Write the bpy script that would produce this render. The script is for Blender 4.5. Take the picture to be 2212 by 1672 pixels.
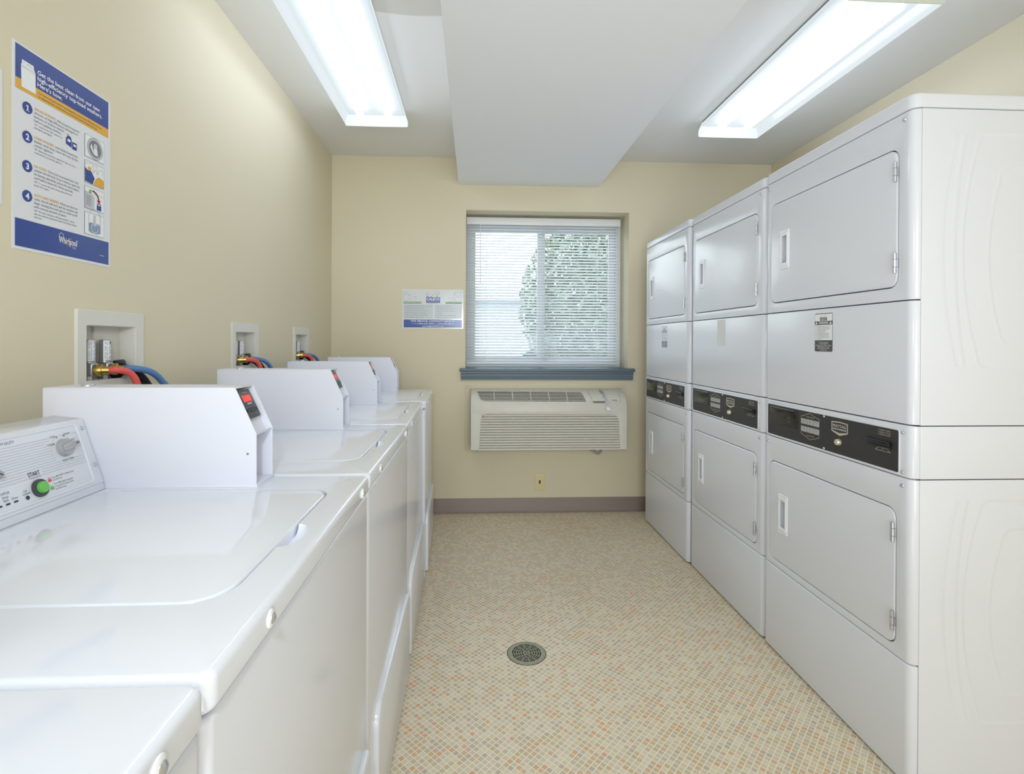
import bpy, bmesh, math, random
from mathutils import Vector, Matrix
random.seed(7)
PI = math.pi
SC = bpy.context.scene
COL = SC.collection
for _o in list(bpy.data.objects):
    bpy.data.objects.remove(_o)

# ------------------------------------------------------------------ camera
H = 1.1791                      # lens height above the floor
F_PX, W_PX = 1110.7, 2212.0
cam = bpy.data.cameras.new('camera')
cam.sensor_fit = 'HORIZONTAL'
cam.sensor_width = 36.0
cam.lens = F_PX * 36.0 / W_PX
cam.shift_x = (1106 - 1080.27) / W_PX
cam.shift_y = (742.98 - 836) / W_PX
cam.clip_start = 0.02
cam.clip_end = 200
camo = bpy.data.objects.new('camera', cam)
COL.objects.link(camo)
_rt = Vector((0.99872222, -0.05031179, 0.00475995))
_up = Vector((-0.00460906, 0.00311473, 0.99998453))
_fw = Vector((0.05032584, 0.9987287, -0.00287886))
_m = Matrix((_rt, _up, -_fw)).transposed().to_4x4()
_m.translation = Vector((0, 0, H))
camo.matrix_world = _m
SC.camera = camo

# ------------------------------------------------------------------ exposure, sky, lights
SC.view_settings.view_transform = 'Standard'
SC.view_settings.look = 'None'
SC.view_settings.gamma = 1.0
SC.view_settings.use_curve_mapping = False
SC.view_settings.exposure = 0.17
try:
    SC.cycles.max_bounces = 10
    SC.cycles.diffuse_bounces = 6
    SC.cycles.sample_clamp_indirect = 6.0
    SC.cycles.caustics_reflective = False
    SC.cycles.caustics_refractive = False
except Exception:
    pass


def lin(c):
    r = []
    for v in c[:3]:
        v = v / 255.0
        r.append(v / 12.92 if v <= 0.04045 else ((v + 0.055) / 1.055) ** 2.4)
    return (r[0], r[1], r[2], 1.0)


SKY_E = 6.2
world = bpy.data.worlds.new('overcast_sky')
SC.world = world
world.use_nodes = True
_bg = world.node_tree.nodes['Background']
_bg.inputs[0].default_value = (0.92, 0.97, 1.0, 1)
_bg.inputs[1].default_value = SKY_E


def area(name, loc, look, sx, sy, power, color):
    l = bpy.data.lights.new(name, 'AREA')
    l.shape = 'RECTANGLE'
    l.size, l.size_y = sx, sy
    l.energy = power
    l.color = color
    o = bpy.data.objects.new(name, l)
    COL.objects.link(o)
    o.location = loc
    d = Vector(look) - Vector(loc)
    o.rotation_euler = d.to_track_quat('-Z', 'Y').to_euler()
    return o


FLASH_W = 5.1
REAR_FILL_W = 70
UP_W = 2.4
LENS_E = 0.86
TUBE_E = 58
# the photographer's flash head, a hand's breadth above and left of the lens
area('flash_head', (-0.15, -0.03, 1.50), (0.15, 3.5, 1.35), 0.07, 0.05, FLASH_W, (0.85, 0.92, 1.0))
area('added_rear_fill', (0.55, -3.2, 1.25), (0.55, 3.0, 1.05), 2.4, 1.8, REAR_FILL_W, (0.84, 0.915, 1.0))  # added broad fill far behind the camera, no real source, evens out the room
up = area('added_upward_fill', (0.25, 0.10, 0.40), (0.62, 2.3, 2.45), 0.6, 0.4, UP_W, (0.86, 0.90, 1.0))  # added unseen fill near the floor, aimed up to brighten ceiling and soffit
up.data.spread = math.radians(90)


# ------------------------------------------------------------------ materials
def mat(name, col, rough=0.5, metal=0.0, spec=0.5, noise=0.0, nscale=40, bump=0.0, bscale=200, coat=0.0, emit=None, es=0.0, trans=0.0):
    m = bpy.data.materials.new(name)
    m.use_nodes = True
    nt = m.node_tree
    b = nt.nodes['Principled BSDF']
    c = lin(col)
    b.inputs['Base Color'].default_value = c
    b.inputs['Roughness'].default_value = rough
    b.inputs['Metallic'].default_value = metal
    b.inputs['Specular IOR Level'].default_value = spec
    b.inputs['Coat Weight'].default_value = coat
    b.inputs['Coat Roughness'].default_value = 0.04
    if emit:
        b.inputs['Emission Color'].default_value = lin(emit)
        b.inputs['Emission Strength'].default_value = es
    if trans:
        b.inputs['Transmission Weight'].default_value = trans
    tc = nt.nodes.new('ShaderNodeTexCoord')
    if noise > 0:
        n = nt.nodes.new('ShaderNodeTexNoise')
        n.inputs['Scale'].default_value = nscale
        n.inputs['Detail'].default_value = 3
        nt.links.new(tc.outputs['Object'], n.inputs['Vector'])
        mx = nt.nodes.new('ShaderNodeMix')
        mx.data_type = 'RGBA'
        mx.inputs[6].default_value = tuple(max(0, v * (1 - noise)) for v in c[:3]) + (1,)
        mx.inputs[7].default_value = tuple(min(1, v * (1 + noise)) for v in c[:3]) + (1,)
        nt.links.new(n.outputs['Fac'], mx.inputs[0])
        nt.links.new(mx.outputs[2], b.inputs['Base Color'])
    if bump > 0:
        n2 = nt.nodes.new('ShaderNodeTexNoise')
        n2.inputs['Scale'].default_value = bscale
        n2.inputs['Detail'].default_value = 2
        nt.links.new(tc.outputs['Object'], n2.inputs['Vector'])
        bp = nt.nodes.new('ShaderNodeBump')
        bp.inputs['Strength'].default_value = bump
        bp.inputs['Distance'].default_value = 0.001
        nt.links.new(n2.outputs['Fac'], bp.inputs['Height'])
        nt.links.new(bp.outputs[0], b.inputs['Normal'])
    return m


M = {}
M['wall'] = mat('beige wall paint', (221, 212, 186), 0.62, spec=0.3, noise=0.015, nscale=3, bump=0.25, bscale=260)
M['ceil'] = mat('matte white ceiling paint', (230, 230, 227), 0.8, spec=0.2, bump=0.15, bscale=180)
M['soffit'] = mat('white soffit paint', (238, 240, 243), 0.7, spec=0.2, bump=0.1, bscale=180)
M['base'] = mat('taupe vinyl baseboard', (138, 124, 115), 0.45, noise=0.03, nscale=30)
M['sill'] = mat('slate blue sill paint', (100, 118, 130), 0.35, noise=0.04, nscale=25)
M['enamel'] = mat('white glossy appliance enamel', (226, 229, 237), 0.16, spec=0.55, noise=0.004, nscale=2, bump=0.03, bscale=350)
M['enamel_top'] = mat('white glossy washer top enamel', (232, 236, 245), 0.08, spec=0.6, noise=0.004, nscale=2)
M['dryer'] = mat('white satin dryer enamel', (223, 226, 234), 0.2, spec=0.5, noise=0.004, nscale=2, bump=0.03, bscale=350)
M['coin'] = mat('white powder coated steel', (227, 229, 240), 0.38, bump=0.12, bscale=600)
M['plastic'] = mat('white moulded plastic', (238, 239, 241), 0.35)
M['boxp'] = mat('off white outlet box plastic', (222, 220, 211), 0.45, noise=0.02, nscale=12)
M['char'] = mat('charcoal plastic', (70, 74, 80), 0.45, noise=0.06, nscale=300)
M['black'] = mat('black plastic', (28, 28, 31), 0.4)
M['gap'] = mat('dark gap', (40, 42, 46), 0.8)
M['panel'] = mat('black speckled control panel film', (50, 49, 50), 0.5, noise=0.35, nscale=700)
M['lcd'] = mat('dark glossy display window', (38, 37, 35), 0.08, noise=0.1, nscale=50)
M['chrome'] = mat('chrome', (206, 210, 216), 0.3, metal=0.85)
M['steel'] = mat('brushed steel', (176, 180, 182), 0.35, metal=0.8)
M['brass'] = mat('brass', (214, 182, 104), 0.28, metal=1.0)
M['brassl'] = mat('pale champagne metal', (228, 220, 198), 0.3, metal=0.6)
M['redhose'] = mat('red rubber hose', (224, 92, 88), 0.5, bump=0.3, bscale=500)
M['bluehose'] = mat('blue rubber hose', (86, 128, 182), 0.5, bump=0.3, bscale=500)
M['corr'] = mat('black corrugated hose', (45, 47, 50), 0.45)
M['grey'] = mat('grey knob plastic', (168, 171, 176), 0.3)
M['greyl'] = mat('pale grey knob ridge', (205, 203, 198), 0.3)
M['green'] = mat('green push button', (112, 196, 88), 0.3)
M['navy'] = mat('dark navy print', (52, 54, 74), 0.5)
M['inkg'] = mat('grey print ink', (92, 96, 106), 0.5)
M['dot'] = mat('light grey printed dots', (186, 189, 198), 0.5)
M['inkr'] = mat('red print ink', (222, 84, 82), 0.5)
M['inkgr'] = mat('green print ink', (110, 190, 96), 0.5)
M['paper'] = mat('glossy white poster paper', (226, 228, 232), 0.3)
M['pblue'] = mat('poster blue ink', (56, 78, 150), 0.16, noise=0.08, nscale=9)
M['pgold'] = mat('poster gold ink', (224, 172, 66), 0.3)
M['ptext'] = mat('poster grey text', (112, 114, 122), 0.5)
M['pdark'] = mat('poster dark olive text', (110, 90, 50), 0.5)
M['sgreen'] = mat('sign green bar', (104, 160, 98), 0.35)
M['sgrey'] = mat('sign pale grey panel', (200, 206, 210), 0.25)
M['sblue'] = mat('sign blue band', (62, 90, 164), 0.2, noise=0.08, nscale=60)
M['sline'] = mat('thin grey sign line', (150, 156, 170), 0.4)
M['white'] = mat('white print ink', (236, 238, 240), 0.35)
M['ltext'] = mat('label dark grey ink', (78, 74, 74), 0.5)
M['lblue'] = mat('faded blue label ink', (128, 142, 156), 0.5)
M['btn'] = mat('silver grey keypad', (176, 178, 176), 0.45)
M['acp'] = mat('cream air conditioner plastic', (216, 213, 202), 0.42, noise=0.01, nscale=5)
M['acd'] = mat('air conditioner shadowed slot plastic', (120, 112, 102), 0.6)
M['acg'] = mat('air conditioner inner louver plastic', (196, 191, 180), 0.5)
M['cable'] = mat('grey cable conduit', (150, 152, 150), 0.45)
M['ivory'] = mat('ivory switch plate', (226, 212, 164), 0.35)
M['blindm'] = mat('white blind aluminium', (232, 234, 236), 0.35)
M['frame'] = mat('white vinyl window frame', (226, 232, 236), 0.35)
M['tape'] = mat('silver metal strap', (205, 208, 210), 0.28, metal=0.6)
M['residue'] = mat('yellowish adhesive residue', (220, 219, 218), 0.5)
M['drain'] = mat('aged nickel drain', (150, 148, 128), 0.5, metal=0.25, noise=0.12, nscale=120)
M['hole'] = mat('drain dark hole', (46, 40, 34), 0.9)
M['tan'] = mat('raw drywall edge', (196, 160, 100), 0.8)
M['red_led'] = mat('red led display', (210, 40, 40), 0.25, emit=(225, 40, 38), es=0.3)
M['led_digit'] = mat('bright red led digits', (255, 90, 80), 0.25, emit=(255, 70, 60), es=1.0)
M['gled'] = mat('green led segments', (80, 160, 90), 0.4, emit=(70, 190, 90), es=0.25)
M['asphalt'] = mat('grey asphalt', (150, 152, 154), 0.9, noise=0.1, nscale=3)
M['leaf'] = mat('green foliage', (86, 98, 78), 0.6, noise=0.3, nscale=2)
M['bark'] = mat('tree bark', (98, 84, 70), 0.9, noise=0.2, nscale=10)
M['siding'] = mat('pale blue grey siding', (166, 172, 186), 0.7, noise=0.04, nscale=2)
M['roofm'] = mat('dark shingle roof', (120, 116, 116), 0.8, noise=0.1, nscale=5)
M['carp'] = mat('silver car paint', (196, 200, 206), 0.25, metal=0.3)
M['carg'] = mat('car glass', (50, 56, 62), 0.1)
M['tire'] = mat('tire rubber', (34, 34, 36), 0.8)
M['tail'] = mat('red tail lamp', (200, 40, 40), 0.25)
M['debris'] = mat('white paper scrap', (228, 226, 220), 0.7)


def slat_mat():
    m = bpy.data.materials.new('thin white translucent blind slat')
    m.use_nodes = True
    nt = m.node_tree
    b = nt.nodes['Principled BSDF']
    b.inputs['Base Color'].default_value = lin((246, 248, 250))
    b.inputs['Roughness'].default_value = 0.4
    out = nt.nodes['Material Output']
    t = nt.nodes.new('ShaderNodeBsdfTranslucent')
    t.inputs[0].default_value = lin((248, 251, 255))
    mx = nt.nodes.new('ShaderNodeMixShader')
    mx.inputs[0].default_value = 0.68
    nt.links.new(b.outputs[0], mx.inputs[1])
    nt.links.new(t.outputs[0], mx.inputs[2])
    nt.links.new(mx.outputs[0], out.inputs[0])
    return m


M['slat'] = slat_mat()


def glass_mat():
    m = bpy.data.materials.new('clear window glass')
    m.use_nodes = True
    nt = m.node_tree
    out = nt.nodes['Material Output']
    nt.nodes.remove(nt.nodes['Principled BSDF'])
    t = nt.nodes.new('ShaderNodeBsdfTransparent')
    t.inputs[0].default_value = (0.93, 0.97, 0.97, 1)
    g = nt.nodes.new('ShaderNodeBsdfGlossy')
    g.inputs['Roughness'].default_value = 0.02
    fr = nt.nodes.new('ShaderNodeFresnel')
    fr.inputs[0].default_value = 1.45
    mx = nt.nodes.new('ShaderNodeMixShader')
    nt.links.new(fr.outputs[0], mx.inputs[0])
    nt.links.new(t.outputs[0], mx.inputs[1])
    nt.links.new(g.outputs[0], mx.inputs[2])
    nt.links.new(mx.outputs[0], out.inputs[0])
    return m


M['glass'] = glass_mat()


def lens_mat():
    # prismatic acrylic wrap lens of a lit fluorescent lamp: it glows, and lets part of the tubes' light straight through
    m = bpy.data.materials.new('lit prismatic acrylic lens')
    m.use_nodes = True
    nt = m.node_tree
    N, L = nt.nodes, nt.links
    out = N['Material Output']
    N.remove(N['Principled BSDF'])
    e = N.new('ShaderNodeEmission')
    e.inputs[0].default_value = lin((236, 246, 250))
    r = N.new('ShaderNodeBsdfTransparent')
    r.inputs['Color'].default_value = (0.97, 0.98, 1.0, 1)
    g = N.new('ShaderNodeBsdfGlossy')
    g.inputs['Roughness'].default_value = 0.25
    # fine diagonal prisms
    tc = N.new('ShaderNodeTexCoord')
    wv = N.new('ShaderNodeTexWave')
    wv.inputs['Scale'].default_value = 60
    wv.bands_direction = 'DIAGONAL'
    L.new(tc.outputs['Object'], wv.inputs['Vector'])
    mr = N.new('ShaderNodeMapRange')
    mr.inputs[3].default_value = LENS_E * 0.94
    mr.inputs[4].default_value = LENS_E * 1.06
    L.new(wv.outputs['Fac'], mr.inputs[0])
    L.new(mr.outputs[0], e.inputs[1])
    a = N.new('ShaderNodeMixShader')
    a.inputs[0].default_value = 0.16
    L.new(e.outputs[0], a.inputs[1])
    L.new(r.outputs[0], a.inputs[2])
    b = N.new('ShaderNodeMixShader')
    b.inputs[0].default_value = 0.04
    L.new(a.outputs[0], b.inputs[1])
    L.new(g.outputs[0], b.inputs[2])
    L.new(b.outputs[0], out.inputs[0])
    return m


M['lens'] = lens_mat()
M['tube'] = mat('glowing fluorescent tube', (240, 250, 248), 0.5, emit=(228, 238, 255), es=TUBE_E)
M['cap'] = mat('frosted acrylic end cap', (178, 182, 172), 0.35, emit=(232, 240, 222), es=0.25)
M['traym'] = mat('grey enamelled lamp tray', (128, 130, 132), 0.5)


def floor_mat():
    m = bpy.data.materials.new('small diagonal mosaic tile vinyl')
    m.use_nodes = True
    nt = m.node_tree
    N, L = nt.nodes, nt.links
    b = N['Principled BSDF']
    b.inputs['Roughness'].default_value = 0.58
    b.inputs['Specular IOR Level'].default_value = 0.25
    tc = N.new('ShaderNodeTexCoord')
    mp = N.new('ShaderNodeMapping')
    mp.inputs['Rotation'].default_value = (0, 0, math.radians(45))
    s = 1 / 0.0167
    mp.inputs['Scale'].default_value = (s, s, s)
    L.new(tc.outputs['Object'], mp.inputs['Vector'])
    sp = N.new('ShaderNodeSeparateXYZ')
    L.new(mp.outputs[0], sp.inputs[0])

    def math_(op, a, bb=None):
        n = N.new('ShaderNodeMath')
        n.operation = op
        for i, v in enumerate((a, bb)):
            if v is None:
                continue
            if isinstance(v, (int, float)):
                n.inputs[i].default_value = v
            else:
                L.new(v, n.inputs[i])
        return n.outputs[0]
    fx, fy = math_('FLOOR', sp.outputs[0]), math_('FLOOR', sp.outputs[1])
    cx = N.new('ShaderNodeCombineXYZ')
    L.new(fx, cx.inputs[0])
    L.new(fy, cx.inputs[1])
    wn = N.new('ShaderNodeTexWhiteNoise')
    wn.noise_dimensions = '2D'
    L.new(cx.outputs[0], wn.inputs['Vector'])
    rp = N.new('ShaderNodeValToRGB')
    rp.color_ramp.interpolation = 'CONSTANT'
    stops = [(0, (226, 212, 186)), (.15, (217, 204, 180)), (.29, (205, 192, 169)), (.41, (221, 204, 179)), (.52, (212, 187, 149)),
             (.66, (218, 202, 175)), (.74, (217, 184, 152)), (.81, (208, 193, 163)), (.88, (198, 184, 165)), (.955, (222, 174, 137))]
    el = rp.color_ramp.elements
    el[0].position, el[0].color = 0, lin(stops[0][1])
    el[1].position, el[1].color = stops[1][0], lin(stops[1][1])
    for p, c in stops[2:]:
        e = el.new(p)
        e.color = lin(c)
    L.new(wn.outputs['Value'], rp.inputs[0])
    ax = math_('ABSOLUTE', math_('SUBTRACT', math_('FRACT', sp.outputs[0]), 0.5))
    ay = math_('ABSOLUTE', math_('SUBTRACT', math_('FRACT', sp.outputs[1]), 0.5))
    mk = math_('MAXIMUM', ax, ay)
    gm = N.new('ShaderNodeMapRange')
    gm.inputs[1].default_value = 0.400
    gm.inputs[2].default_value = 0.440
    L.new(mk, gm.inputs[0])
    ns = N.new('ShaderNodeTexNoise')
    ns.inputs['Scale'].default_value = 300
    ns.inputs['Detail'].default_value = 3
    L.new(tc.outputs['Object'], ns.inputs['Vector'])
    mr = N.new('ShaderNodeMapRange')
    mr.inputs[1].default_value, mr.inputs[2].default_value = 0.25, 0.75
    mr.inputs[3].default_value, mr.inputs[4].default_value = 0.90, 1.07
    L.new(ns.outputs['Fac'], mr.inputs[0])
    hs = N.new('ShaderNodeHueSaturation')
    L.new(mr.outputs[0], hs.inputs['Value'])
    L.new(rp.outputs[0], hs.inputs['Color'])
    mx = N.new('ShaderNodeMix')
    mx.data_type = 'RGBA'
    L.new(gm.outputs[0], mx.inputs[0])
    L.new(hs.outputs[0], mx.inputs[6])
    mx.inputs[7].default_value = lin((236, 232, 213))
    # scattered dark specks of dirt
    sk = N.new('ShaderNodeTexNoise')
    sk.inputs['Scale'].default_value = 38
    sk.inputs['Detail'].default_value = 6
    L.new(tc.outputs['Object'], sk.inputs['Vector'])
    sm = N.new('ShaderNodeMapRange')
    sm.inputs[1].default_value, sm.inputs[2].default_value = 0.735, 0.76
    L.new(sk.outputs['Fac'], sm.inputs[0])
    mx2 = N.new('ShaderNodeMix')
    mx2.data_type = 'RGBA'
    L.new(sm.outputs[0], mx2.inputs[0])
    L.new(mx.outputs[2], mx2.inputs[6])
    mx2.inputs[7].default_value = lin((150, 138, 118))
    L.new(mx2.outputs[2], b.inputs['Base Color'])
    bp = N.new('ShaderNodeBump')
    bp.inputs['Strength'].default_value = 0.25
    bp.inputs['Distance'].default_value = 0.0006
    bp.invert = True
    L.new(gm.outputs[0], bp.inputs['Height'])
    L.new(bp.outputs[0], b.inputs['Normal'])
    return m


M['floor'] = floor_mat()


# ------------------------------------------------------------------ object helpers
def tag(o, label=None, cat=None, group=None, kind=None):
    if label:
        o['label'] = label
    if cat:
        o['category'] = cat
    if group:
        o['group'] = group
    if kind:
        o['kind'] = kind
    return o


def empty(name, loc, rz=0.0):
    o = bpy.data.objects.new(name, None)
    o.empty_display_size = 0.1
    COL.objects.link(o)
    o.location = loc
    o.rotation_euler = (0, 0, rz)
    return o


def kids(o):
    return [c for c in bpy.data.objects if c.parent is o]


def copy_tree(o, parent=None):
    c = o.copy()
    COL.objects.link(c)
    c.parent = parent
    for ch in kids(o):
        copy_tree(ch, c)
    return c


class B:
    """bmesh collector: several shapes end up in one mesh object"""

    def __init__(s):
        s.bm = bmesh.new()

    def _new(s, f0, m):
        s.bm.faces.ensure_lookup_table()
        for f in s.bm.faces[f0:]:
            f.material_index = m

    def box(s, x0, x1, y0, y1, z0, z1, r=0.0, seg=3, m=0, first=None, mt=None):
        t = bmesh.new()
        bmesh.ops.create_cube(t, size=1.0)
        for v in t.verts:
            v.co = Vector(((x0 + x1) / 2 + v.co.x * (x1 - x0), (y0 + y1) / 2 + v.co.y * (y1 - y0), (z0 + z1) / 2 + v.co.z * (z1 - z0)))
        if first:
            fn, rr, sg = first
            es = [e for e in t.edges if fn((e.verts[0].co + e.verts[1].co) / 2)]
            bmesh.ops.bevel(t, geom=es, offset=rr, segments=sg, affect='EDGES', profile=0.5)
            if r > 0:
                es = [e for e in t.edges if len(e.link_faces) == 2 and e.calc_face_angle(0) > 0.9]
                bmesh.ops.bevel(t, geom=es, offset=r, segments=seg, affect='EDGES', profile=0.5)
        elif r > 0:
            bmesh.ops.bevel(t, geom=t.edges[:], offset=r, segments=seg, affect='EDGES', profile=0.5)
        s.join(t, m, mt)

    def join(s, t, m=0, mt=None):
        if mt is not None:
            bmesh.ops.transform(t, matrix=mt, verts=t.verts[:])
        vm = [s.bm.verts.new(v.co) for v in t.verts]
        t.verts.index_update()
        for f in t.faces:
            try:
                nf = s.bm.faces.new([vm[v.index] for v in f.verts])
                nf.material_index = m if m is not None else f.material_index
            except ValueError:
                pass
        t.free()

    def cyl(s, p0, p1, r0, r1=None, n=24, m=0):
        s.lathe(p0, Vector(p1) - Vector(p0), [(0, r0), (1, r0 if r1 is None else r1)], n, m, rel=True)

    def lathe(s, o, d, prof, n=24, m=0, rel=False, capped=True):
        o, d = Vector(o), Vector(d)
        L = d.length
        w = d.normalized()
        u = w.orthogonal().normalized()
        v = w.cross(u)
        rings = []
        for h, r in prof:
            hh = h * L if rel else h
            c = o + w * hh
            rings.append([s.bm.verts.new(c + (u * math.cos(2 * PI * i / n) + v * math.sin(2 * PI * i / n)) * max(r, 1e-5)) for i in range(n)])
        for a, b in zip(rings, rings[1:]):
            for i in range(n):
                f = s.bm.faces.new((a[i], a[(i + 1) % n], b[(i + 1) % n], b[i]))
                f.material_index = m
        if capped:
            f = s.bm.faces.new(rings[0][::-1])
            f.material_index = m
            f = s.bm.faces.new(rings[-1])
            f.material_index = m

    def tube(s, path, r, n=14, m=0, rf=None):
        P = [Vector(p) for p in path]
        rings = []
        u = None
        for i, p in enumerate(P):
            t = (P[min(i + 1, len(P) - 1)] - P[max(i - 1, 0)]).normalized()
            if u is None:
                u = t.orthogonal().normalized()
            u = (u - t * u.dot(t)).normalized()
            v = t.cross(u)
            rr = r if rf is None else rf(i)
            rings.append([s.bm.verts.new(p + (u * math.cos(2 * PI * k / n) + v * math.sin(2 * PI * k / n)) * rr) for k in range(n)])
        for a, b in zip(rings, rings[1:]):
            for i in range(n):
                f = s.bm.faces.new((a[i], a[(i + 1) % n], b[(i + 1) % n], b[i]))
                f.material_index = m
        for rg in (rings[0][::-1], rings[-1]):
            s.bm.faces.new(rg).material_index = m

    def loft(s, loops, m=0, cap0=False, cap1=False):
        R = [[s.bm.verts.new(p) for p in lp] for lp in loops]
        n = len(R[0])
        for a, b in zip(R, R[1:]):
            for i in range(n):
                s.bm.faces.new((a[i], a[(i + 1) % n], b[(i + 1) % n], b[i])).material_index = m
        if cap0:
            s.bm.faces.new(R[0][::-1]).material_index = m
        if cap1:
            s.bm.faces.new(R[-1]).material_index = m

    def prism(s, pts, mp, c0, c1, m=0, r=0.0, seg=2):
        t = bmesh.new()
        a = [t.verts.new(mp(p[0], p[1], c0)) for p in pts]
        b = [t.verts.new(mp(p[0], p[1], c1)) for p in pts]
        n = len(pts)
        for i in range(n):
            t.faces.new((a[i], a[(i + 1) % n], b[(i + 1) % n], b[i]))
        t.faces.new(a[::-1])
        t.faces.new(b)
        bmesh.ops.recalc_face_normals(t, faces=t.faces[:])
        if r > 0:
            es = [e for e in t.edges if e.calc_face_angle(0) > 0.5]
            bmesh.ops.bevel(t, geom=es, offset=r, segments=seg, affect='EDGES', profile=0.5)
        s.join(t, m)

    def sphere(s, c, r, sz=(1, 1, 1), m=0, n=16):
        t = bmesh.new()
        bmesh.ops.create_uvsphere(t, u_segments=n, v_segments=max(6, n // 2), radius=r)
        for v in t.verts:
            v.co = Vector((c[0] + v.co.x * sz[0], c[1] + v.co.y * sz[1], c[2] + v.co.z * sz[2]))
        s.join(t, m)

    def faces(s, pts, m=0):
        s.bm.faces.new([s.bm.verts.new(p) for p in pts]).material_index = m

    # ---- flat print, mapped by mp(a, b, c)
    def rect(s, mp, a0, b0, a1, b1, c, m=0):
        s.faces([mp(a0, b0, c), mp(a1, b0, c), mp(a1, b1, c), mp(a0, b1, c)], m)

    def flat(s, mp, pts, c, m=0):
        s.faces([mp(p[0], p[1], c) for p in pts], m)

    def disc(s, mp, a, b, r, c, m=0, n=20, ry=None):
        s.flat(mp, [(a + r * math.cos(2 * PI * i / n), b + (ry or r) * math.sin(2 * PI * i / n)) for i in range(n)], c, m)

    def ring(s, mp, a, b, r0, r1, c, m=0, n=24, t0=0, t1=2 * PI):
        for i in range(n):
            p, q = t0 + (t1 - t0) * i / n, t0 + (t1 - t0) * (i + 1) / n
            s.faces([mp(a + r0 * math.cos(p), b + r0 * math.sin(p), c), mp(a + r1 * math.cos(p), b + r1 * math.sin(p), c),
                     mp(a + r1 * math.cos(q), b + r1 * math.sin(q), c), mp(a + r0 * math.cos(q), b + r0 * math.sin(q), c)], m)

    def line(s, mp, pts, w, c, m=0):
        for (x0, y0), (x1, y1) in zip(pts, pts[1:]):
            d = math.hypot(x1 - x0, y1 - y0) or 1e-9
            nx, ny = -(y1 - y0) / d * w / 2, (x1 - x0) / d * w / 2
            ex, ey = (x1 - x0) / d * w / 2, (y1 - y0) / d * w / 2
            s.faces([mp(x0 + nx - ex, y0 + ny - ey, c), mp(x0 - nx - ex, y0 - ny - ey, c), mp(x1 - nx + ex, y1 - ny + ey, c), mp(x1 + nx + ex, y1 + ny + ey, c)], m)

    def text(s, mp, txt, a, b, h, c, m=0, width=None, bold=0.0, align='L'):
        vs, fs, w = glyphs(txt, bold)
        sc = h / 0.72
        sx = sc if width is None else width / max(w, 1e-6)
        off = {'L': 0, 'C': -w * sx / 2, 'R': -w * sx}[align]
        V = [s.bm.verts.new(mp(a + off + x * sx, b + y * sc, c)) for x, y in vs]
        for f in fs:
            try:
                s.bm.faces.new([V[i] for i in f]).material_index = m
            except ValueError:
                pass


_gc = {}


def glyphs(txt, bold):
    k = (txt, bold)
    if k in _gc:
        return _gc[k]
    cu = bpy.data.curves.new('t', 'FONT')
    cu.body = txt
    cu.size = 1.0
    cu.offset = bold
    cu.resolution_u = 2
    cu.fill_mode = 'FRONT'
    ob = bpy.data.objects.new('t', cu)
    COL.objects.link(ob)
    dg = bpy.context.evaluated_depsgraph_get()
    me = ob.evaluated_get(dg).to_mesh()
    vs = [(v.co.x, v.co.y) for v in me.vertices]
    fs = [tuple(p.vertices) for p in me.polygons]
    ob.evaluated_get(dg).to_mesh_clear()
    bpy.data.objects.remove(ob)
    bpy.data.curves.remove(cu)
    x0 = min([v[0] for v in vs] or [0])
    w = max([v[0] for v in vs] or [1]) - x0
    vs = [(x - x0, y) for x, y in vs]
    _gc[k] = (vs, fs, w)
    return _gc[k]


def finish(me, mats, sharp=35):
    for mm in mats:
        me.materials.append(mm)
    me.polygons.foreach_set('use_smooth', [True] * len(me.polygons))
    me.set_sharp_from_angle(angle=math.radians(sharp))
    me.update()


def obj(name, b, mats, parent=None, loc=None, sharp=35, recalc=True):
    if not isinstance(mats, (list, tuple)):
        mats = [mats]
    mats = [M[x] if isinstance(x, str) else x for x in mats]
    if recalc:
        bmesh.ops.recalc_face_normals(b.bm, faces=b.bm.faces[:])
    me = bpy.data.meshes.new(name)
    b.bm.to_mesh(me)
    b.bm.free()
    finish(me, mats, sharp)
    o = bpy.data.objects.new(name, me)
    COL.objects.link(o)
    if parent is not None:
        o.parent = parent
    if loc is not None:
        o.location = loc
    return o


def cut(o, cutters, bevel=0.0, seg=3, ang=40, sharp=35):
    """cut the cutter meshes out of o, round the edges, store the result as plain mesh"""
    tmp = []
    for c in cutters:
        bmesh.ops.recalc_face_normals(c.bm, faces=c.bm.faces[:])
        me = bpy.data.meshes.new('c')
        c.bm.to_mesh(me)
        c.bm.free()
        co = bpy.data.objects.new('c', me)
        COL.objects.link(co)
        tmp.append(co)
        md = o.modifiers.new('b', 'BOOLEAN')
        md.operation = 'DIFFERENCE'
        md.solver = 'EXACT'
        md.object = co
    par, o.parent = o.parent, None
    if bevel > 0:
        bv = o.modifiers.new('v', 'BEVEL')
        bv.width = bevel
        bv.segments = seg
        bv.limit_method = 'ANGLE'
        bv.angle_limit = math.radians(ang)
        bv.use_clamp_overlap = True
    bpy.context.view_layer.update()
    dg = bpy.context.evaluated_depsgraph_get()
    me = bpy.data.meshes.new_from_object(o.evaluated_get(dg))
    old = o.data
    o.modifiers.clear()
    me.name = old.name
    o.data = me
    bpy.data.meshes.remove(old)
    for co in tmp:
        mm = co.data
        bpy.data.objects.remove(co)
        bpy.data.meshes.remove(mm)
    me.polygons.foreach_set('use_smooth', [True] * len(me.polygons))
    me.set_sharp_from_angle(angle=math.radians(sharp))
    o.parent = par
    return o


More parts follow.
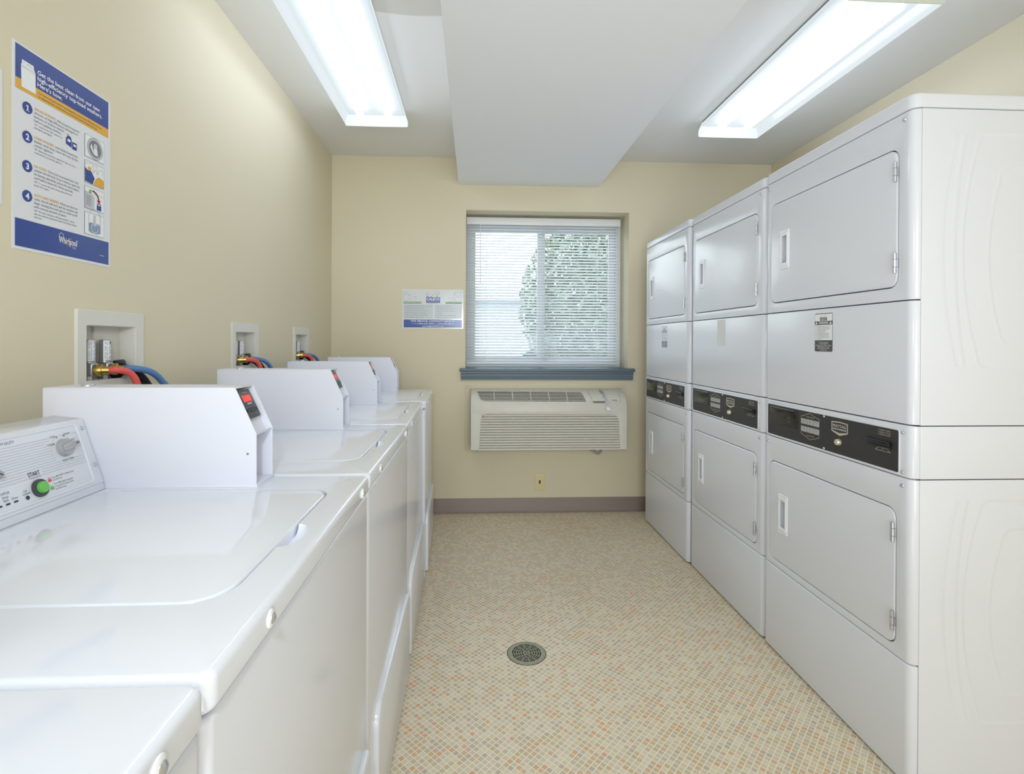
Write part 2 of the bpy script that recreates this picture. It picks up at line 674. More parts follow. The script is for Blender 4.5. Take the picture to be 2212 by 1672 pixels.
def rr(a0, b0, a1, b1, r, n=6):
    """rounded rectangle outline; r may be a 4-tuple (bl, br, tr, tl)"""
    R = r if isinstance(r, (tuple, list)) else (r,) * 4
    pts = []
    for (cx, cy, q), t0 in zip(((a0 + R[0], b0 + R[0], R[0]), (a1 - R[1], b0 + R[1], R[1]), (a1 - R[2], b1 - R[2], R[2]), (a0 + R[3], b1 - R[3], R[3])), (PI, 1.5 * PI, 0, 0.5 * PI)):
        for i in range(n + 1):
            t = t0 + 0.5 * PI * i / n
            pts.append((cx + q * math.cos(t), cy + q * math.sin(t)))
    return pts


def slab(b, mp, a0, b0, a1, b1, rad, c0, c1, edge=0.0, n=6, m=0, seg=3):
    """rounded-rect slab from c0 (back) to c1 (front) with a rounded front rim"""
    loops = [[mp(p[0], p[1], c0) for p in rr(a0, b0, a1, b1, rad, n)]]
    if edge > 0:
        for i in range(seg + 1):
            t = 0.5 * PI * i / seg
            ins = edge * (1 - math.cos(t))
            rd = tuple(max(x - ins, 1e-4) for x in (rad if isinstance(rad, (tuple, list)) else (rad,) * 4))
            loops.append([mp(p[0], p[1], c1 - edge + edge * math.sin(t)) for p in rr(a0 + ins, b0 + ins, a1 - ins, b1 - ins, rd, n)])
    else:
        loops.append([mp(p[0], p[1], c1) for p in rr(a0, b0, a1, b1, rad, n)])
    b.loft(loops, m, True, True)


def frame_ring(b, mp, o, i, ro, ri, c0, c1, edge=0.002, n=6, m=0):
    """picture-frame shape: o, i = outer and inner rectangles"""
    L = [[mp(p[0], p[1], c0) for p in rr(*o, ro, n)], [mp(p[0], p[1], c1 - edge) for p in rr(*o, ro, n)]]
    e = edge
    L.append([mp(p[0], p[1], c1) for p in rr(o[0] + e, o[1] + e, o[2] - e, o[3] - e, max(ro - e, 1e-4), n)])
    L.append([mp(p[0], p[1], c1) for p in rr(i[0] - e, i[1] - e, i[2] + e, i[3] + e, ri + e, n)])
    L.append([mp(p[0], p[1], c1 - e) for p in rr(*i, ri, n)])
    L.append([mp(p[0], p[1], c0) for p in rr(*i, ri, n)])
    b.loft(L, m)


def smooth_path(pts, k=6):
    P = [Vector(p) for p in pts]
    out = []
    for i in range(len(P) - 1):
        p0, p1, p2, p3 = P[max(i - 1, 0)], P[i], P[i + 1], P[min(i + 2, len(P) - 1)]
        for j in range(k):
            t = j / k
            out.append(0.5 * ((2 * p1) + (-p0 + p2) * t + (2 * p0 - 5 * p1 + 4 * p2 - p3) * t * t + (-p0 + 3 * p1 - 3 * p2 + p3) * t ** 3))
    out.append(P[-1])
    return out


# ------------------------------------------------------------------ room
XL, XR, YB, YF, ZC = -0.972, 2.102, 3.556, -3.6, 2.4496
OX0, OX1, OZ0, OZ1 = -0.060, 1.080, 1.000, 2.092        # window opening
YW = 3.80                                              # window plane


def struct(name, b, mats, parent=None, sharp=35):
    o = obj(name, b, mats, parent, sharp=sharp)
    if parent is None:
        o['kind'] = 'structure'
    return o


b = B()
b.box(XL - .15, XR + .15, YF - .15, YB + .3, -.12, 0)
struct('floor', b, 'floor')
b = B()
b.box(XL - .15, XR + .15, YF - .15, YB + .3, ZC, ZC + .12)
ceil = struct('ceiling', b, 'ceil')


def ceiling_patch():
    # a touched-up paint patch between the left lamp and the soffit, its edge bowed
    m = M['ceil']
    nt = m.node_tree
    N, L = nt.nodes, nt.links
    bs = N['Principled BSDF']
    tc = N.new('ShaderNodeTexCoord')
    sp = N.new('ShaderNodeSeparateXYZ')
    L.new(tc.outputs['Object'], sp.inputs[0])

    def mth(op, a, c):
        n = N.new('ShaderNodeMath')
        n.operation = op
        for i, v in enumerate((a, c)):
            if isinstance(v, (int, float)):
                n.inputs[i].default_value = v
            else:
                L.new(v, n.inputs[i])
        return n.outputs[0]
    dx = mth('SUBTRACT', sp.outputs[0], -0.22)
    edge = mth('SUBTRACT', 2.02, mth('MULTIPLY', mth('MULTIPLY', dx, dx), 0.7))
    inside = mth('LESS_THAN', sp.outputs[1], edge)
    far = mth('GREATER_THAN', sp.outputs[1], 1.2)
    lft = mth('GREATER_THAN', sp.outputs[0], -0.40)
    rgt = mth('LESS_THAN', sp.outputs[0], -0.10)
    k = mth('MULTIPLY', mth('MULTIPLY', inside, far), mth('MULTIPLY', lft, rgt))
    mx = N.new('ShaderNodeMix')
    mx.data_type = 'RGBA'
    L.new(k, mx.inputs[0])
    mx.inputs[6].default_value = bs.inputs['Base Color'].default_value
    mx.inputs[7].default_value = lin((208, 206, 198))
    L.new(mx.outputs[2], bs.inputs['Base Color'])


ceiling_patch()
b = B()
b.box(XL - .15, XL, YF - .15, YB + .3, 0, ZC)
wl = struct('wall_left', b, 'wall')
holes = []
BOXY = (1.304, 2.108, 2.813)
for y0 in BOXY:
    c = B()
    c.box(XL - .05, XL + .05, y0 + .022, y0 + .226, 1.046, 1.228)
    holes.append(c)
cut(wl, holes)
b = B()
b.box(XR, XR + .15, YF - .15, YB + .3, 0, ZC)
struct('wall_right', b, 'wall')
b = B()
b.box(XL, XR, YF - .15, YF, 0, ZC)
struct('wall_front', b, 'wall')
b = B()
b.box(XL, OX0, YB, YB + .3, 0, ZC)
b.box(OX1, XR, YB, YB + .3, 0, ZC)
b.box(OX0, OX1, YB, YB + .3, OZ1, ZC)
b.box(OX0, OX1, YB, YB + .3, 0, OZ0 - .02)
struct('wall_back', b, 'wall')
b = B()
b.box(-0.112, 0.858, YF, YB, 2.265, ZC + .001)
struct('trim_1', b, 'soffit')


def baseboard(name, p0, p1, nrm):
    b = B()
    h, t = .101, .004
    pr = [(0, 0), (.016, 0), (.012, .004), (.007, .010), (t, .018), (t, h - .003), (t - .002, h), (0, h)]
    d = Vector(p1) - Vector(p0)
    L = [[Vector(p0) + Vector(nrm) * a + Vector((0, 0, z)) for a, z in pr], [Vector(p1) + Vector(nrm) * a + Vector((0, 0, z)) for a, z in pr]]
    b.loft(L, 0, True, True)
    struct(name, b, 'base')


baseboard('baseboard_back', (XL, YB, 0), (XR, YB, 0), (0, -1, 0))
baseboard('baseboard_left', (XL, YF, 0), (XL, YB, 0), (1, 0, 0))
baseboard('baseboard_right', (XR, YF, 0), (XR, YB, 0), (-1, 0, 0))

# ---- window
b = B()
mpw = lambda a, z, c: (a, YW - c, z)
frame_ring(b, mpw, (OX0, OZ0, OX1, OZ1), (OX0 + .035, OZ0 + .035, OX1 - .035, OZ1 - .075), .001, .002, -.04, .03)
win = struct('window_1', b, 'frame')
for i, (a0, a1, c) in enumerate(((OX0 + .033, .521, .012), (.465, OX1 - .033, -.006))):
    b = B()
    frame_ring(b, mpw, (a0, OZ0 + .033, a1, OZ1 - .073), (a0 + .034 if i == 0 else a0 + .056, OZ0 + .07, a1 - .056 if i == 0 else a1 - .045, OZ1 - .105), .001, .003, c - .014, c)
    s = obj('sash', b, 'frame', win)
    b = B()
    b.box(a0 + .02, a1 - .02, YW - c + .006, YW - c + .009, OZ0 + .05, OZ1 - .09)
    obj('pane', b, 'glass', s)
b = B()
b.box(OX0 - .039, OX1 + .040, YB - .040, YB + .002, .978, 1.001, r=.008, seg=4)
b.box(OX0 + .001, OX1 - .001, YB - .02, YW - .03, .979, 1.001)
obj('window_sill', b, 'sill', win)
b = B()
sp_ = lambda a, z, c: (c, a, z)
b.prism([(YB, .978), (YB - .024, .978), (YB - .024, .968), (YB - .018, .960), (YB - .018, .940), (YB - .014, .932), (YB - .014, .920), (YB, .918)], sp_, OX0 - .030, OX1 + .030)
obj('apron', b, 'sill', win)

# painted moulding round the air conditioner sleeve
b = B()
mpb = lambda a, z, c: (a, YB - c, z)
for (a0, z0, a1, z1) in ((-.060, .858, 1.050, .896), (-.060, .437, -.022, .858), (1.020, .437, 1.050, .858)):
    b.box(a0, a1, YB - .007, YB, z0, z1, r=.0025, seg=2)
for k in (.010, .022):
    b.box(-.060 + k, 1.050 - k, YB - .0095, YB - .006, .896 - k - .004, .896 - k, r=.001, seg=1)
    b.box(-.060 + k, -.060 + k + .004, YB - .0095, YB - .006, .437, .896 - k, r=.001, seg=1)
struct('trim_2', b, 'wall')

# ---- venetian blind in the recess
YBL = 3.70
bl = empty('venetian_blind', (0.5, YBL, 2.03))
tag(bl, 'white horizontal mini blind hanging lowered in the window recess, slats half open', 'window blind')
BX0, BX1 = -.057, 1.052


def lb(o):
    o.location = Vector((-0.5, -YBL, -2.03))
    return o


b = B()
b.box(BX0, BX1, YBL - .012, YBL + .026, 2.040, 2.072, r=.002)
hr = lb(obj('headrail', b, 'blindm', bl))
b = B()
b.box(BX0, BX1 + .004, YBL - .020, YBL - .013, 2.022, 2.074, r=.002)
b.box(BX0, BX1 + .004, YBL - .0225, YBL - .019, 2.044, 2.049, r=.001)
lb(obj('valance', b, 'blindm', bl))
b = B()
th = math.radians(36)
nsl = 47
for k in range(nsl):
    z = 2.012 - k * 0.0208
    pr = []
    for j in range(7):
        t = (j / 6 - .5)
        a = t * .025
        hgt = .0022 * (1 - (2 * t) ** 2)
        pr.append((YBL + a * math.cos(th) - hgt * math.sin(th), z + a * math.sin(th) + hgt * math.cos(th)))
    for (y0, z0), (y1, z1) in zip(pr, pr[1:]):
        b.faces([(BX0 + .002, y0, z0), (BX1 - .015, y0, z0), (BX1 - .015, y1, z1), (BX0 + .002, y1, z1)])
lb(obj('slats', b, 'slat', bl, sharp=60))
b = B()
b.box(BX0 + .002, BX1 - .015, YBL - .013, YBL + .013, 1.022, 1.037, r=.003)
lb(obj('bottom_rail', b, 'blindm', bl))
for x in (.084, .482, .891):
    b = B()
    for dy in (-.011, .011):
        b.tube([(x, YBL + dy, 2.04), (x, YBL + dy, 1.03)], .0007, 6)
    b.tube([(x + .004, YBL, 2.04), (x + .004, YBL, 1.03)], .0006, 6)
    lb(obj('ladder_cord', b, 'blindm', bl))
b = B()
b.tube([(.040, YBL - .026, 2.03), (.041, YBL - .027, 1.81), (.042, YBL - .026, 1.595)], .003, 8)
lb(obj('tilt_wand', b, 'blindm', bl))
b = B()
b.tube(smooth_path([(.940, YBL - .024, 2.03), (.952, YBL - .025, 1.8), (.950, YBL - .025, 1.55), (.945, YBL - .025, 1.36)]), .0009, 6)
b.tube(smooth_path([(.944, YBL - .024, 2.03), (.958, YBL - .026, 1.8), (.960, YBL - .026, 1.6), (.957, YBL - .026, 1.375)]), .0009, 6)
for (x, z) in ((.945, 1.338), (.957, 1.355)):
    b.lathe((x, YBL - .025, z), (0, 0, 1), [(0, .006), (.012, .005), (.022, .0016)], 10)
lb(obj('lift_cord', b, 'blindm', bl))

# ------------------------------------------------------------------ outdoors, seen through the slats
b = B()
b.box(-40, 60, 4.2, 90, -.4, -.25)
struct('ground', b, 'asphalt')
hb = empty('neighbour_building', (-3, 24, -.25))
tag(hb, 'pale blue grey building beyond the parking lot, seen through the left window pane', 'building')
b = B()
b.box(-9, 6.2, -3, 3, 0, 3.1)
obj('wall', b, 'siding', hb)
b = B()
b.prism([(-3.5, 3.1), (3.5, 3.1), (0, 4.0)], lambda a, z, c: (c, a, z), -9.4, 6.6)
obj('roof', b, 'roofm', hb)


def tree(x, y, h, r, label, seed):
    random.seed(seed)
    t = empty('tree', (x, y, -.25))
    tag(t, label, 'tree')
    b = B()
    b.tube(smooth_path([(0, 0, 0), (.05, 0, h * .25), (-.05, .05, h * .55), (0, 0, h * .8)]), .16, 10, rf=lambda i: .17 - .006 * i)
    obj('trunk', b, 'bark', t)
    b = B()
    for k in range(26000):
        u = Vector((random.gauss(0, 1), random.gauss(0, 1), random.gauss(0, 1)))
        u.normalize()
        u *= random.random() ** .3
        c = Vector((u.x * r, u.y * r, h * .55 + u.z * h * .52))
        n = Vector((random.gauss(0, 1), random.gauss(0, 1), random.gauss(0, 1) + .6)).normalized()
        a = n.orthogonal().normalized() * random.uniform(.045, .085)
        d = n.cross(a) * .6
        b.faces([c + a, c + d, c - a, c - d])
    obj('foliage', b, 'leaf', t, recalc=False)


tree(3.55, 11.0, 4.2, 2.6, 'leafy green tree outside the right window pane', 3)
car = empty('parked_car', (2.6, 15.5, -.25))
tag(car, 'silver car parked outside, low behind the right half of the blind', 'car')
b = B()
pr = [(-2.2, .28), (2.2, .28), (2.25, .62), (2.1, .86), (1.3, .95), (.75, 1.38), (-.9, 1.42), (-1.6, 1.0), (-2.2, .92), (-2.28, .6)]
b.prism(pr, lambda a, z, c: (a, c, z), -.85, .85, r=.08)
obj('body', b, 'carp', car)
b = B()
b.prism([(.62, 1.0), (.60, 1.32), (-.85, 1.35), (-1.3, 1.0)], lambda a, z, c: (a, c, z), -.858, .858)
obj('window', b, 'carg', car)
for x in (-1.4, 1.4):
    for s in (-1, 1):
        b = B()
        b.lathe((x, s * .86 - .1 * (s > 0), .32), (0, 1, 0), [(0, .28), (.02, .32), (.10, .32), (.12, .28)] if s < 0 else [(0, .32), (.08, .32), (.1, .28)], 24)
        obj('wheel', b, 'tire', car)
for s in (-.88, .62):
    b = B()
    b.box(-2.29, -2.05, s, s + .26, .68, .84, r=.02)
    obj('tail_lamp', b, 'tail', car)


# ------------------------------------------------------------------ fluorescent ceiling lamps
def lamp(x0, x1, y0, y1, label):
    cx, cy = (x0 + x1) / 2, (y0 + y1) / 2
    w, l = (x1 - x0) / 2, (y1 - y0) / 2
    t = empty('fluorescent_ceiling_lamp', (cx, cy, ZC))
    tag(t, label, 'ceiling lamp', 'wraparound fluorescent lamps on the ceiling')
    zb = -.0885
    prof = [(-w + .022, -.004), (-w + .003, -.048), (-w, -.060), (-w, zb + .006), (-w + .004, zb), (0, zb - .001), (w - .004, zb), (w, zb + .006), (w, -.060), (w - .003, -.048), (w - .022, -.004)]
    b = B()
    for (p, q) in zip(prof, prof[1:]):
        b.faces([(p[0], -l + .006, p[1]), (p[0], l - .006, p[1]), (q[0], l - .006, q[1]), (q[0], -l + .006, q[1])])
    bmesh.ops.remove_doubles(b.bm, verts=b.bm.verts[:], dist=1e-5)
    obj('acrylic_lens', b, 'lens', t)
    for s in (-1, 1):
        b = B()
        y = s * l
        b.prism([(p[0] * 1.006, p[1]) for p in prof], lambda a, z, c: (a, c, z), y - .007 * s, y, r=.001)
        obj('end_cap', b, 'cap', t)
    b = B()
    b.box(-w + .02, w - .02, -l + .01, l - .01, -.03, 0, r=.004)
    obj('housing', b, 'traym', t)
    for x in (-.075, .075):
        b = B()
        b.cyl((x, -l + .075, -.052), (x, l - .075, -.052), .0185, n=16)
        obj('fluorescent_tube', b, 'tube', t)
    return t


lamp(-.708, -.371, 1.640, 2.861, 'long lit fluorescent lamp on the ceiling, left of the dropped soffit')
lamp(1.277, 1.624, 1.705, 2.892, 'long lit fluorescent lamp on the ceiling above the stacked dryers')

# ------------------------------------------------------------------ washing machines
WW = .686


def screw(b, o, d, r=.006, m=0, ring=None):
    if ring is not None:
        b.lathe(o, d, [(0, r * 1.65), (.0015, r * 1.6), (.003, r * 1.25)], 20, ring)
        b.lathe(o, d, [(.0015, r), (.0035, r * .95), (.0055, r * .6), (.0062, r * .2)], 16, m)
    else:
        b.lathe(o, d, [(0, r), (.001, r), (.0026, r * .8), (.0034, r * .4)], 16, m)


def washer():
    t = empty('washing_machine', (0, 0, 0))
    b = B()
    b.box(-.640, -.014, .003, .683, 0, .842, r=.003)
    obj('cabinet', b, 'enamel', t)
    b = B()
    b.box(-.030, -.003, .001, .685, .008, .8435, r=.006, first=(lambda c: c.x > -.01 and abs(c.z - .425) < .1, .014, 5))
    obj('front_panel', b, 'enamel', t)
    b = B()
    mpf = lambda a, z, c: (c, a, z)
    slab(b, mpf, .078, .012, .670, .298, (.004, .004, .012, .05), -.006, .009, edge=.007, n=8)
    obj('lower_panel', b, 'enamel', t)
    # top deck with lid recess and finger pocket
    b = B()
    b.box(-.640, 0, 0, .686, .847, .885, r=.009, seg=5, first=(lambda c: abs(c.z - .866) < .01, .016, 6))
    top = obj('top_panel', b, 'enamel_top', t)
    c1 = B()
    mpt = lambda a, y, c: (a, y, c)
    c1.loft([[mpt(p[0], p[1], .868) for p in rr(-.500, .128, -.052, .586, .052, 10)], [mpt(p[0], p[1], .90) for p in rr(-.500, .128, -.052, .586, .052, 10)]], 0, True, True)
    c2 = B()
    c2.sphere((-.052, .337, .886), 1.0, (.026, .047, .022), n=32)
    cut(top, [c1, c2], bevel=.0022, seg=3, ang=38, sharp=40)
    b = B()
    slab(b, lambda a, y, c: (a, y, c), -.4975, .1305, -.0555, .5835, .050, .864, .8858, edge=.005, n=10, seg=4)
    obj('lid', b, 'enamel_top', t)
    for y in (.133, .614):
        b = B()
        screw(b, (0, y, .866), (1, 0, 0), .0062, m=0, ring=1)
        obj('screw', b, ['chrome', 'plastic'], t)
    # control console
    zx, zz = -.500, .8855
    ux, uz = -.3134, .9497
    cp = lambda y, s, c: (zx + ux * s + uz * c, y, zz + uz * s - ux * c)
    b = B()
    pf = [cp(0, 0, 0), cp(0, .0135, 0), cp(0, .0140, .0015), cp(0, .144, .0015), cp(0, .1475, -.001)]
    poly = [(p[0], p[2]) for p in pf] + [(-.600, 1.031), (-.618, 1.02), (-.622, .8855)]
    b.prism(poly, lambda a, z, c: (a, c, z), .004, .5975, r=.0015, seg=2)
    cons = obj('control_console', b, 'enamel', t)
    b = B()
    # faceplate: a shallow raised rim round the printed field
    frame_ring(b, cp, (.018, .0195, .577, .1405), (.0225, .024, .5725, .136), .008, .006, .001, .0032, edge=.0012)
    NV, IG, DT, RD, GN = 1, 2, 3, 4, 5
    K = .9717
    Y = lambda v: v * K - .460
    S = lambda v: (v + .0045) * K
    c = .0021
    for j in range(14):
        s = S(.0595 + j * (.1205 - .0595) / 13)
        yy = .045
        while yy < Y(1.0665):
            if not ((abs(yy - Y(1.019)) < .026 and abs(s - S(.1)) < .022) or (Y(.925) < yy < Y(.958) and s < S(.072)) or (yy < .30 and s > S(.2)) or (Y(1.004) < yy < Y(1.037) and S(.070) < s < S(.081)) or (Y(.983) < yy < Y(1.0) and S(.106) < s < S(.115))
                    or (Y(1.04) < yy < Y(1.054) and S(.106) < s < S(.116))):
                b.rect(cp, yy, s, yy + .0015, s + .0015, c, DT)
            yy += .0035
    b.text(cp, 'HEAVY DUTY', Y(.9253), S(.1265), .0048, c, IG, align='R')
    for tx, a0, a1, s0 in (('COLD', .9855, .9987, .107), ('COOL', .9966, 1.0099, .1205), ('WARM', 1.0291, 1.0438, .1208), ('HOT', 1.0423, 1.0525, .1075), ('WASH TEMP', 1.0073, 1.0354, .0722)):
        b.text(cp, tx, Y(a0), S(s0), .0040, c + .0002, IG, width=(a1 - a0) * K)
    b.text(cp, 'START', Y(.929), S(.0625), .0078, c + .0002, NV, width=.0245 * K, bold=.01)
    b.text(cp, 'PAUSE/UNLOCK', Y(.9296), S(.0585), .0024, c + .0002, IG, width=.0258 * K)
    b.text(cp, 'Press', Y(.9737), S(.0490), .0027, c, IG, width=.0075)
    b.disc(cp, Y(.9855), S(.0505), .0019, c, GN, 14)
    b.text(cp, 'START to Begin Cycle', Y(.9890), S(.0490), .0030, c, IG, width=.0345)
    b.text(cp, 'Lid Will Lock', Y(.9737), S(.0440), .0030, c, IG, width=.0205)
    b.text(cp, 'Press', Y(.9739), S(.0368), .0027, c, IG, width=.0085)
    b.disc(cp, Y(.9865), S(.0382), .0019, c, GN, 14)
    b.text(cp, 'START and Hold', Y(.9895), S(.0362), .0030, c, IG, width=.0265)
    b.text(cp, '3 Seconds To Pause Cycle', Y(.974), S(.0315), .0030, c, IG, width=.0415)
    b.text(cp, 'Lid Will Unlock', Y(.9737), S(.0266), .0030, c, IG, width=.0235)
    for (yy, ss, mi) in ((.9678, .0455, RD), (.9683, .0305, GN)):
        b.rect(cp, Y(yy) - .0032, S(ss) - .0015, Y(yy) + .0032, S(ss) + .0032, c, mi)
        b.ring(cp, Y(yy), S(ss) + .0036, .0016, .0026, c, mi, 10, 0, PI)
    b.text(cp, 'Lid', Y(.9118), S(.0405), .0040, c, IG, width=.0058)
    b.text(cp, 'Locked', Y(.9087), S(.0355), .0040, c, IG, width=.0135)
    b.disc(cp, Y(.9158), S(.0300), .0036, c, NV, 16)
    b.text(cp, 'Done', Y(.8882), S(.0350), .0040, c, IG, width=.0105)
    b.text(cp, 'Final', Y(.8731), S(.0405), .0040, c, IG, width=.0095)
    b.text(cp, 'Spin', Y(.8728), S(.0355), .0040, c, IG, width=.009)
    b.text(cp, 'STATUS', Y(.8873), S(.0468), .0042, c, IG, align='R')
    for yy in (.8936, .8790, .8645):
        b.flat(cp, rr(Y(yy) - .0040, S(.0305) - .0015, Y(yy) + .0040, S(.0305) + .0015, .0014, 4), c, NV)
    b.ring(cp, Y(1.019), S(.1), .0222, .0227, c, DT, 30, math.radians(20), math.radians(170))
    for yy, ss in ((1.0012, .1084), (1.012, .1200), (1.0286, .1200)):
        b.disc(cp, Y(yy), S(ss), .0013, c + .0002, NV, 10)
    obj('printed_faceplate', b, ['enamel', 'navy', 'inkg', 'dot', 'inkr', 'inkgr'], cons, recalc=False)

    def knob(yc, sc, ang, R):
        b = B()
        nrm = Vector((uz, 0, -ux))
        o = Vector(cp(yc, sc, .001))
        b.lathe(o, nrm, [(0, R * 1.02), (.002, R * 1.02), (.003, R), (.0085, R * .94), (.0095, R * .90)], 32, 0)
        # pointer wedge across the knob
        ca, sa = math.cos(ang), math.sin(ang)
        tf = lambda a, q, c_: cp(yc + a * ca - q * sa, sc + a * sa + q * ca, c_)
        b.prism([(-R * .8, -R * .34), (R * .5, -R * .40), (R * 1.55, -R * .22), (R * 1.62, 0), (R * 1.55, R * .22), (R * .5, R * .40), (-R * .8, R * .34)], tf, .004, .0125, 0, r=.001)
        b.flat(tf, [(R * 1.0, -.0009), (R * 1.5, -.0009), (R * 1.5, .0009), (R * 1.0, .0009)], .0127, 1)
        b.flat(tf, [(-R * .7, R * .20), (R * .5, R * .26), (R * .5, R * .32), (-R * .7, R * .26)], .0127, 2)
        b.flat(tf, [(-R * .7, -R * .26), (R * .3, -R * .32), (R * .3, -R * .26), (-R * .7, -R * .20)], .0127, 2)
        obj('knob', b, ['grey', 'navy', 'greyl'], cons)
    knob(Y(1.0205), S(.0975), math.radians(8), .0165)
    knob(Y(.847), S(.0985), math.radians(-35), .0225)
    b = B()
    nrm = Vector((uz, 0, -ux))
    o = Vector(cp(Y(.9435), S(.0391), .001))
    b.lathe(o, nrm, [(0, .0155), (.003, .0155), (.0045, .0148), (.0046, .0118)], 32, 0)
    b.lathe(o, nrm, [(.003, .0102), (.0085, .0100), (.0102, .0088), (.0108, .005)], 32, 1)
    obj('start_button', b, ['char', 'green'], cons)
    for yy, ss in ((1.0787, .1272), (1.0808, .0489)):
        b = B()
        screw(b, cp(Y(yy), S(ss), .001), nrm, .0040)
        obj('screw', b, 'chrome', cons)

    # coin / card meter housing, beside the console at the far end
    y0, y1 = .600, .6852
    mpy = lambda a, z, c_: (a, c_, z)
    side = [(-.622, .890), (-.622, 1.0845), (-.251, 1.0845), (-.209, .993), (-.2085, .890)]
    b = B()
    tk = .0022
    b.prism(side, mpy, y0, y0 + tk)
    b.prism(side, mpy, y1 - tk, y1)
    b.box(-.6222, -.251, y0 - .0003, y1 + .0003, 1.0824, 1.0854, r=.0010)
    b.box(-.6215, -.6190, y0 + tk, y1 - tk, .891, 1.0824)
    b.box(-.617, -.2065, y0 - .001, y1 + .0005, .8848, .8905, r=.0008)
    # recessed slanted front, shelf and lower pocket
    n2 = Vector((-.9088, 0, -.4173))
    A = Vector((-.253, 0, 1.082))
    Bp = Vector((-.209, 0, .992))
    dep = .014
    A2, B2 = A + n2 * dep, Bp + n2 * dep
    b.prism([(A2.x, A2.z), (B2.x, B2.z), (B2.x - .004, B2.z), (A2.x - .004, A2.z)], mpy, y0 + tk, y1 - tk)
    b.prism([(B2.x - .004, B2.z), (-.2105, .992), (-.2105, .989), (B2.x - .004, B2.z - .004)], mpy, y0 + tk, y1 - tk)
    b.prism([(-.243, .988), (-.243, .891), (-.246, .891), (-.246, .988)], mpy, y0 + tk, y1 - tk)
    for (yy, zf) in ((y1 - .012, .93), (y1 - .012, .95), (y1 - .012, .91), (y1 - .012, .972), (y1 - .05, .972)):
        b.lathe((-.243, yy, zf), (1, 0, 0), [(0, .0022), (.0012, .0016)], 10)
    b.lathe((-.226, y0, .952), (0, -1, 0), [(0, .0026), (.0008, .0022)], 12, 1)
    cb = obj('coin_meter_housing', b, ['coin', 'steel'], t)
    tag(cb, 'white steel payment box with a slanted front')
    # card reader
    sl = (Bp - A).normalized()
    rp = lambda q, s_, c_: tuple(A2 + sl * s_ + Vector((0, q, 0)) - n2 * c_)
    b = B()
    slab(b, rp, y0 + .004, .003, y1 - .014, .066, .005, .0003, .010, edge=.002)
    slab(b, rp, y0 + .012, .040, y1 - .024, .047, .001, .0098, .0135, edge=.001, m=0)
    b.rect(rp, y0 + .014, .0465, y1 - .026, .052, .0137, 1)
    ya, yb = y1 - .026, y0 + .010
    for k in range(7):
        b.rect(rp, y0 + .030 + k * .004, .0095, y0 + .0325 + k * .004, .011, .0103, 2)
        b.rect(rp, y0 + .034 + k * .0028, .0335, y0 + .0362 + k * .0028, .0362, .0103, 3)
    obj('card_reader', b, ['char', 'black', 'pgold', 'white'], cb)
    b = B()
    rev = lambda q, s_, c_: rp(q, s_, c_)
    b.rect(rp, y0 + .022, .0155, y1 - .024, .031, .0105, 0)
    up = lambda q, s_, c_: rp(q, .0233 - s_, c_)
    b.text(up, '1.00', y0 + .036, -.0045, .009, .0108, 1, width=.022)
    obj('red_display', b, ['red_led', 'led_digit'], cb, recalc=False)
    b = B()
    b.lathe((-.568, .645, 1.085), (0, 0, 1), [(0, .0125), (.003, .0122), (.006, .0098), (.0062, .005)], 28)
    obj('key_lock', b, 'chrome', cb)
    return t


W = washer()
WPOS = [(-.229, .460, 0, 'white top load washer with green start button, nearest one with its control console in view'),
        (-.229, -.2275, 0, 'white top load washer cut off by the bottom left corner of the photo'),
        (-.231, 1.155, 0, 'third white top load washer in the left row, in front of the middle outlet box'),
        (-.236, 1.854, math.radians(1.0), 'white top load washer second from the window wall, in the left row'),
        (-.236, 2.560, math.radians(2.0), 'white top load washer farthest from the camera, nearest the window wall')]
for i, (x, y, rz, lb_) in enumerate(WPOS):
    o = W if i == 0 else copy_tree(W)
    o.location = (x, y, 0)
    o.rotation_euler = (0, 0, rz)
    tag(o, lb_, 'washing machine', 'top load washers along the left wall')


# ------------------------------------------------------------------ stacked dryers
def ridge(b, pts, w=.011, h=.0011):
    """soft pressed ridge on the y=0 side, following pts (x, z)"""
    P = [Vector((p[0], 0, p[1])) for p in pts]
    prof = [(-1, -.001), (-.6, .25), (-.25, .85), (0, 1), (.25, .85), (.6, .25), (1, -.001)]
    rings = []
    for i, p in enumerate(P):
        t = (P[min(i + 1, len(P) - 1)] - P[max(i - 1, 0)]).normalized()
        n = Vector((-t.z, 0, t.x))
        rings.append([b.bm.verts.new(p + n * (a * w) + Vector((0, .0002 - h * max(k, -.2), 0))) for a, k in prof])
    for r0, r1 in zip(rings, rings[1:]):
        for j in range(len(prof) - 1):
            b.bm.faces.new((r0[j], r0[j + 1], r1[j + 1], r1[j]))


def bow(xt, xm, zt, zb, xr, r=.03):
    """U shape: from the right along the top, down a bowed left side, back along the bottom"""
    pts = [(xr, zt)]
    n = 6
    for i in range(n + 1):
        t = PI / 2 + PI / 2 * i / n
        pts.append((xt + r + r * math.cos(t), zt - r + r * math.sin(t)))
    za, zc = zt - r, zb + r
    for i in range(1, 16):
        u = i / 16
        pts.append((xt + (xm - xt) * 4 * u * (1 - u), za + (zc - za) * u))
    for i in range(n + 1):
        t = PI + PI / 2 * i / n
        pts.append((xt + r + r * math.cos(t), zb + r + r * math.sin(t)))
    pts.append((xr, zb))
    return pts


def open_bow(xt, xm, zt, zb):
    return [(xt + (xm - xt) * 4 * (i / 20) * (1 - i / 20), zt + (zb - zt) * i / 20) for i in range(21)]


DD = .70
front_edges = lambda z: (lambda c: c.x < .002 and abs(c.z - z) < .02 and (c.y < .01 or c.y > .67), .020, 6)
dmp = lambda a, z, c: (-c, a, z)                         # front face: a = y, c = outwards
pmp = lambda a, z, c: (-c, -a, z)                        # print on the front: a runs to the viewer's right


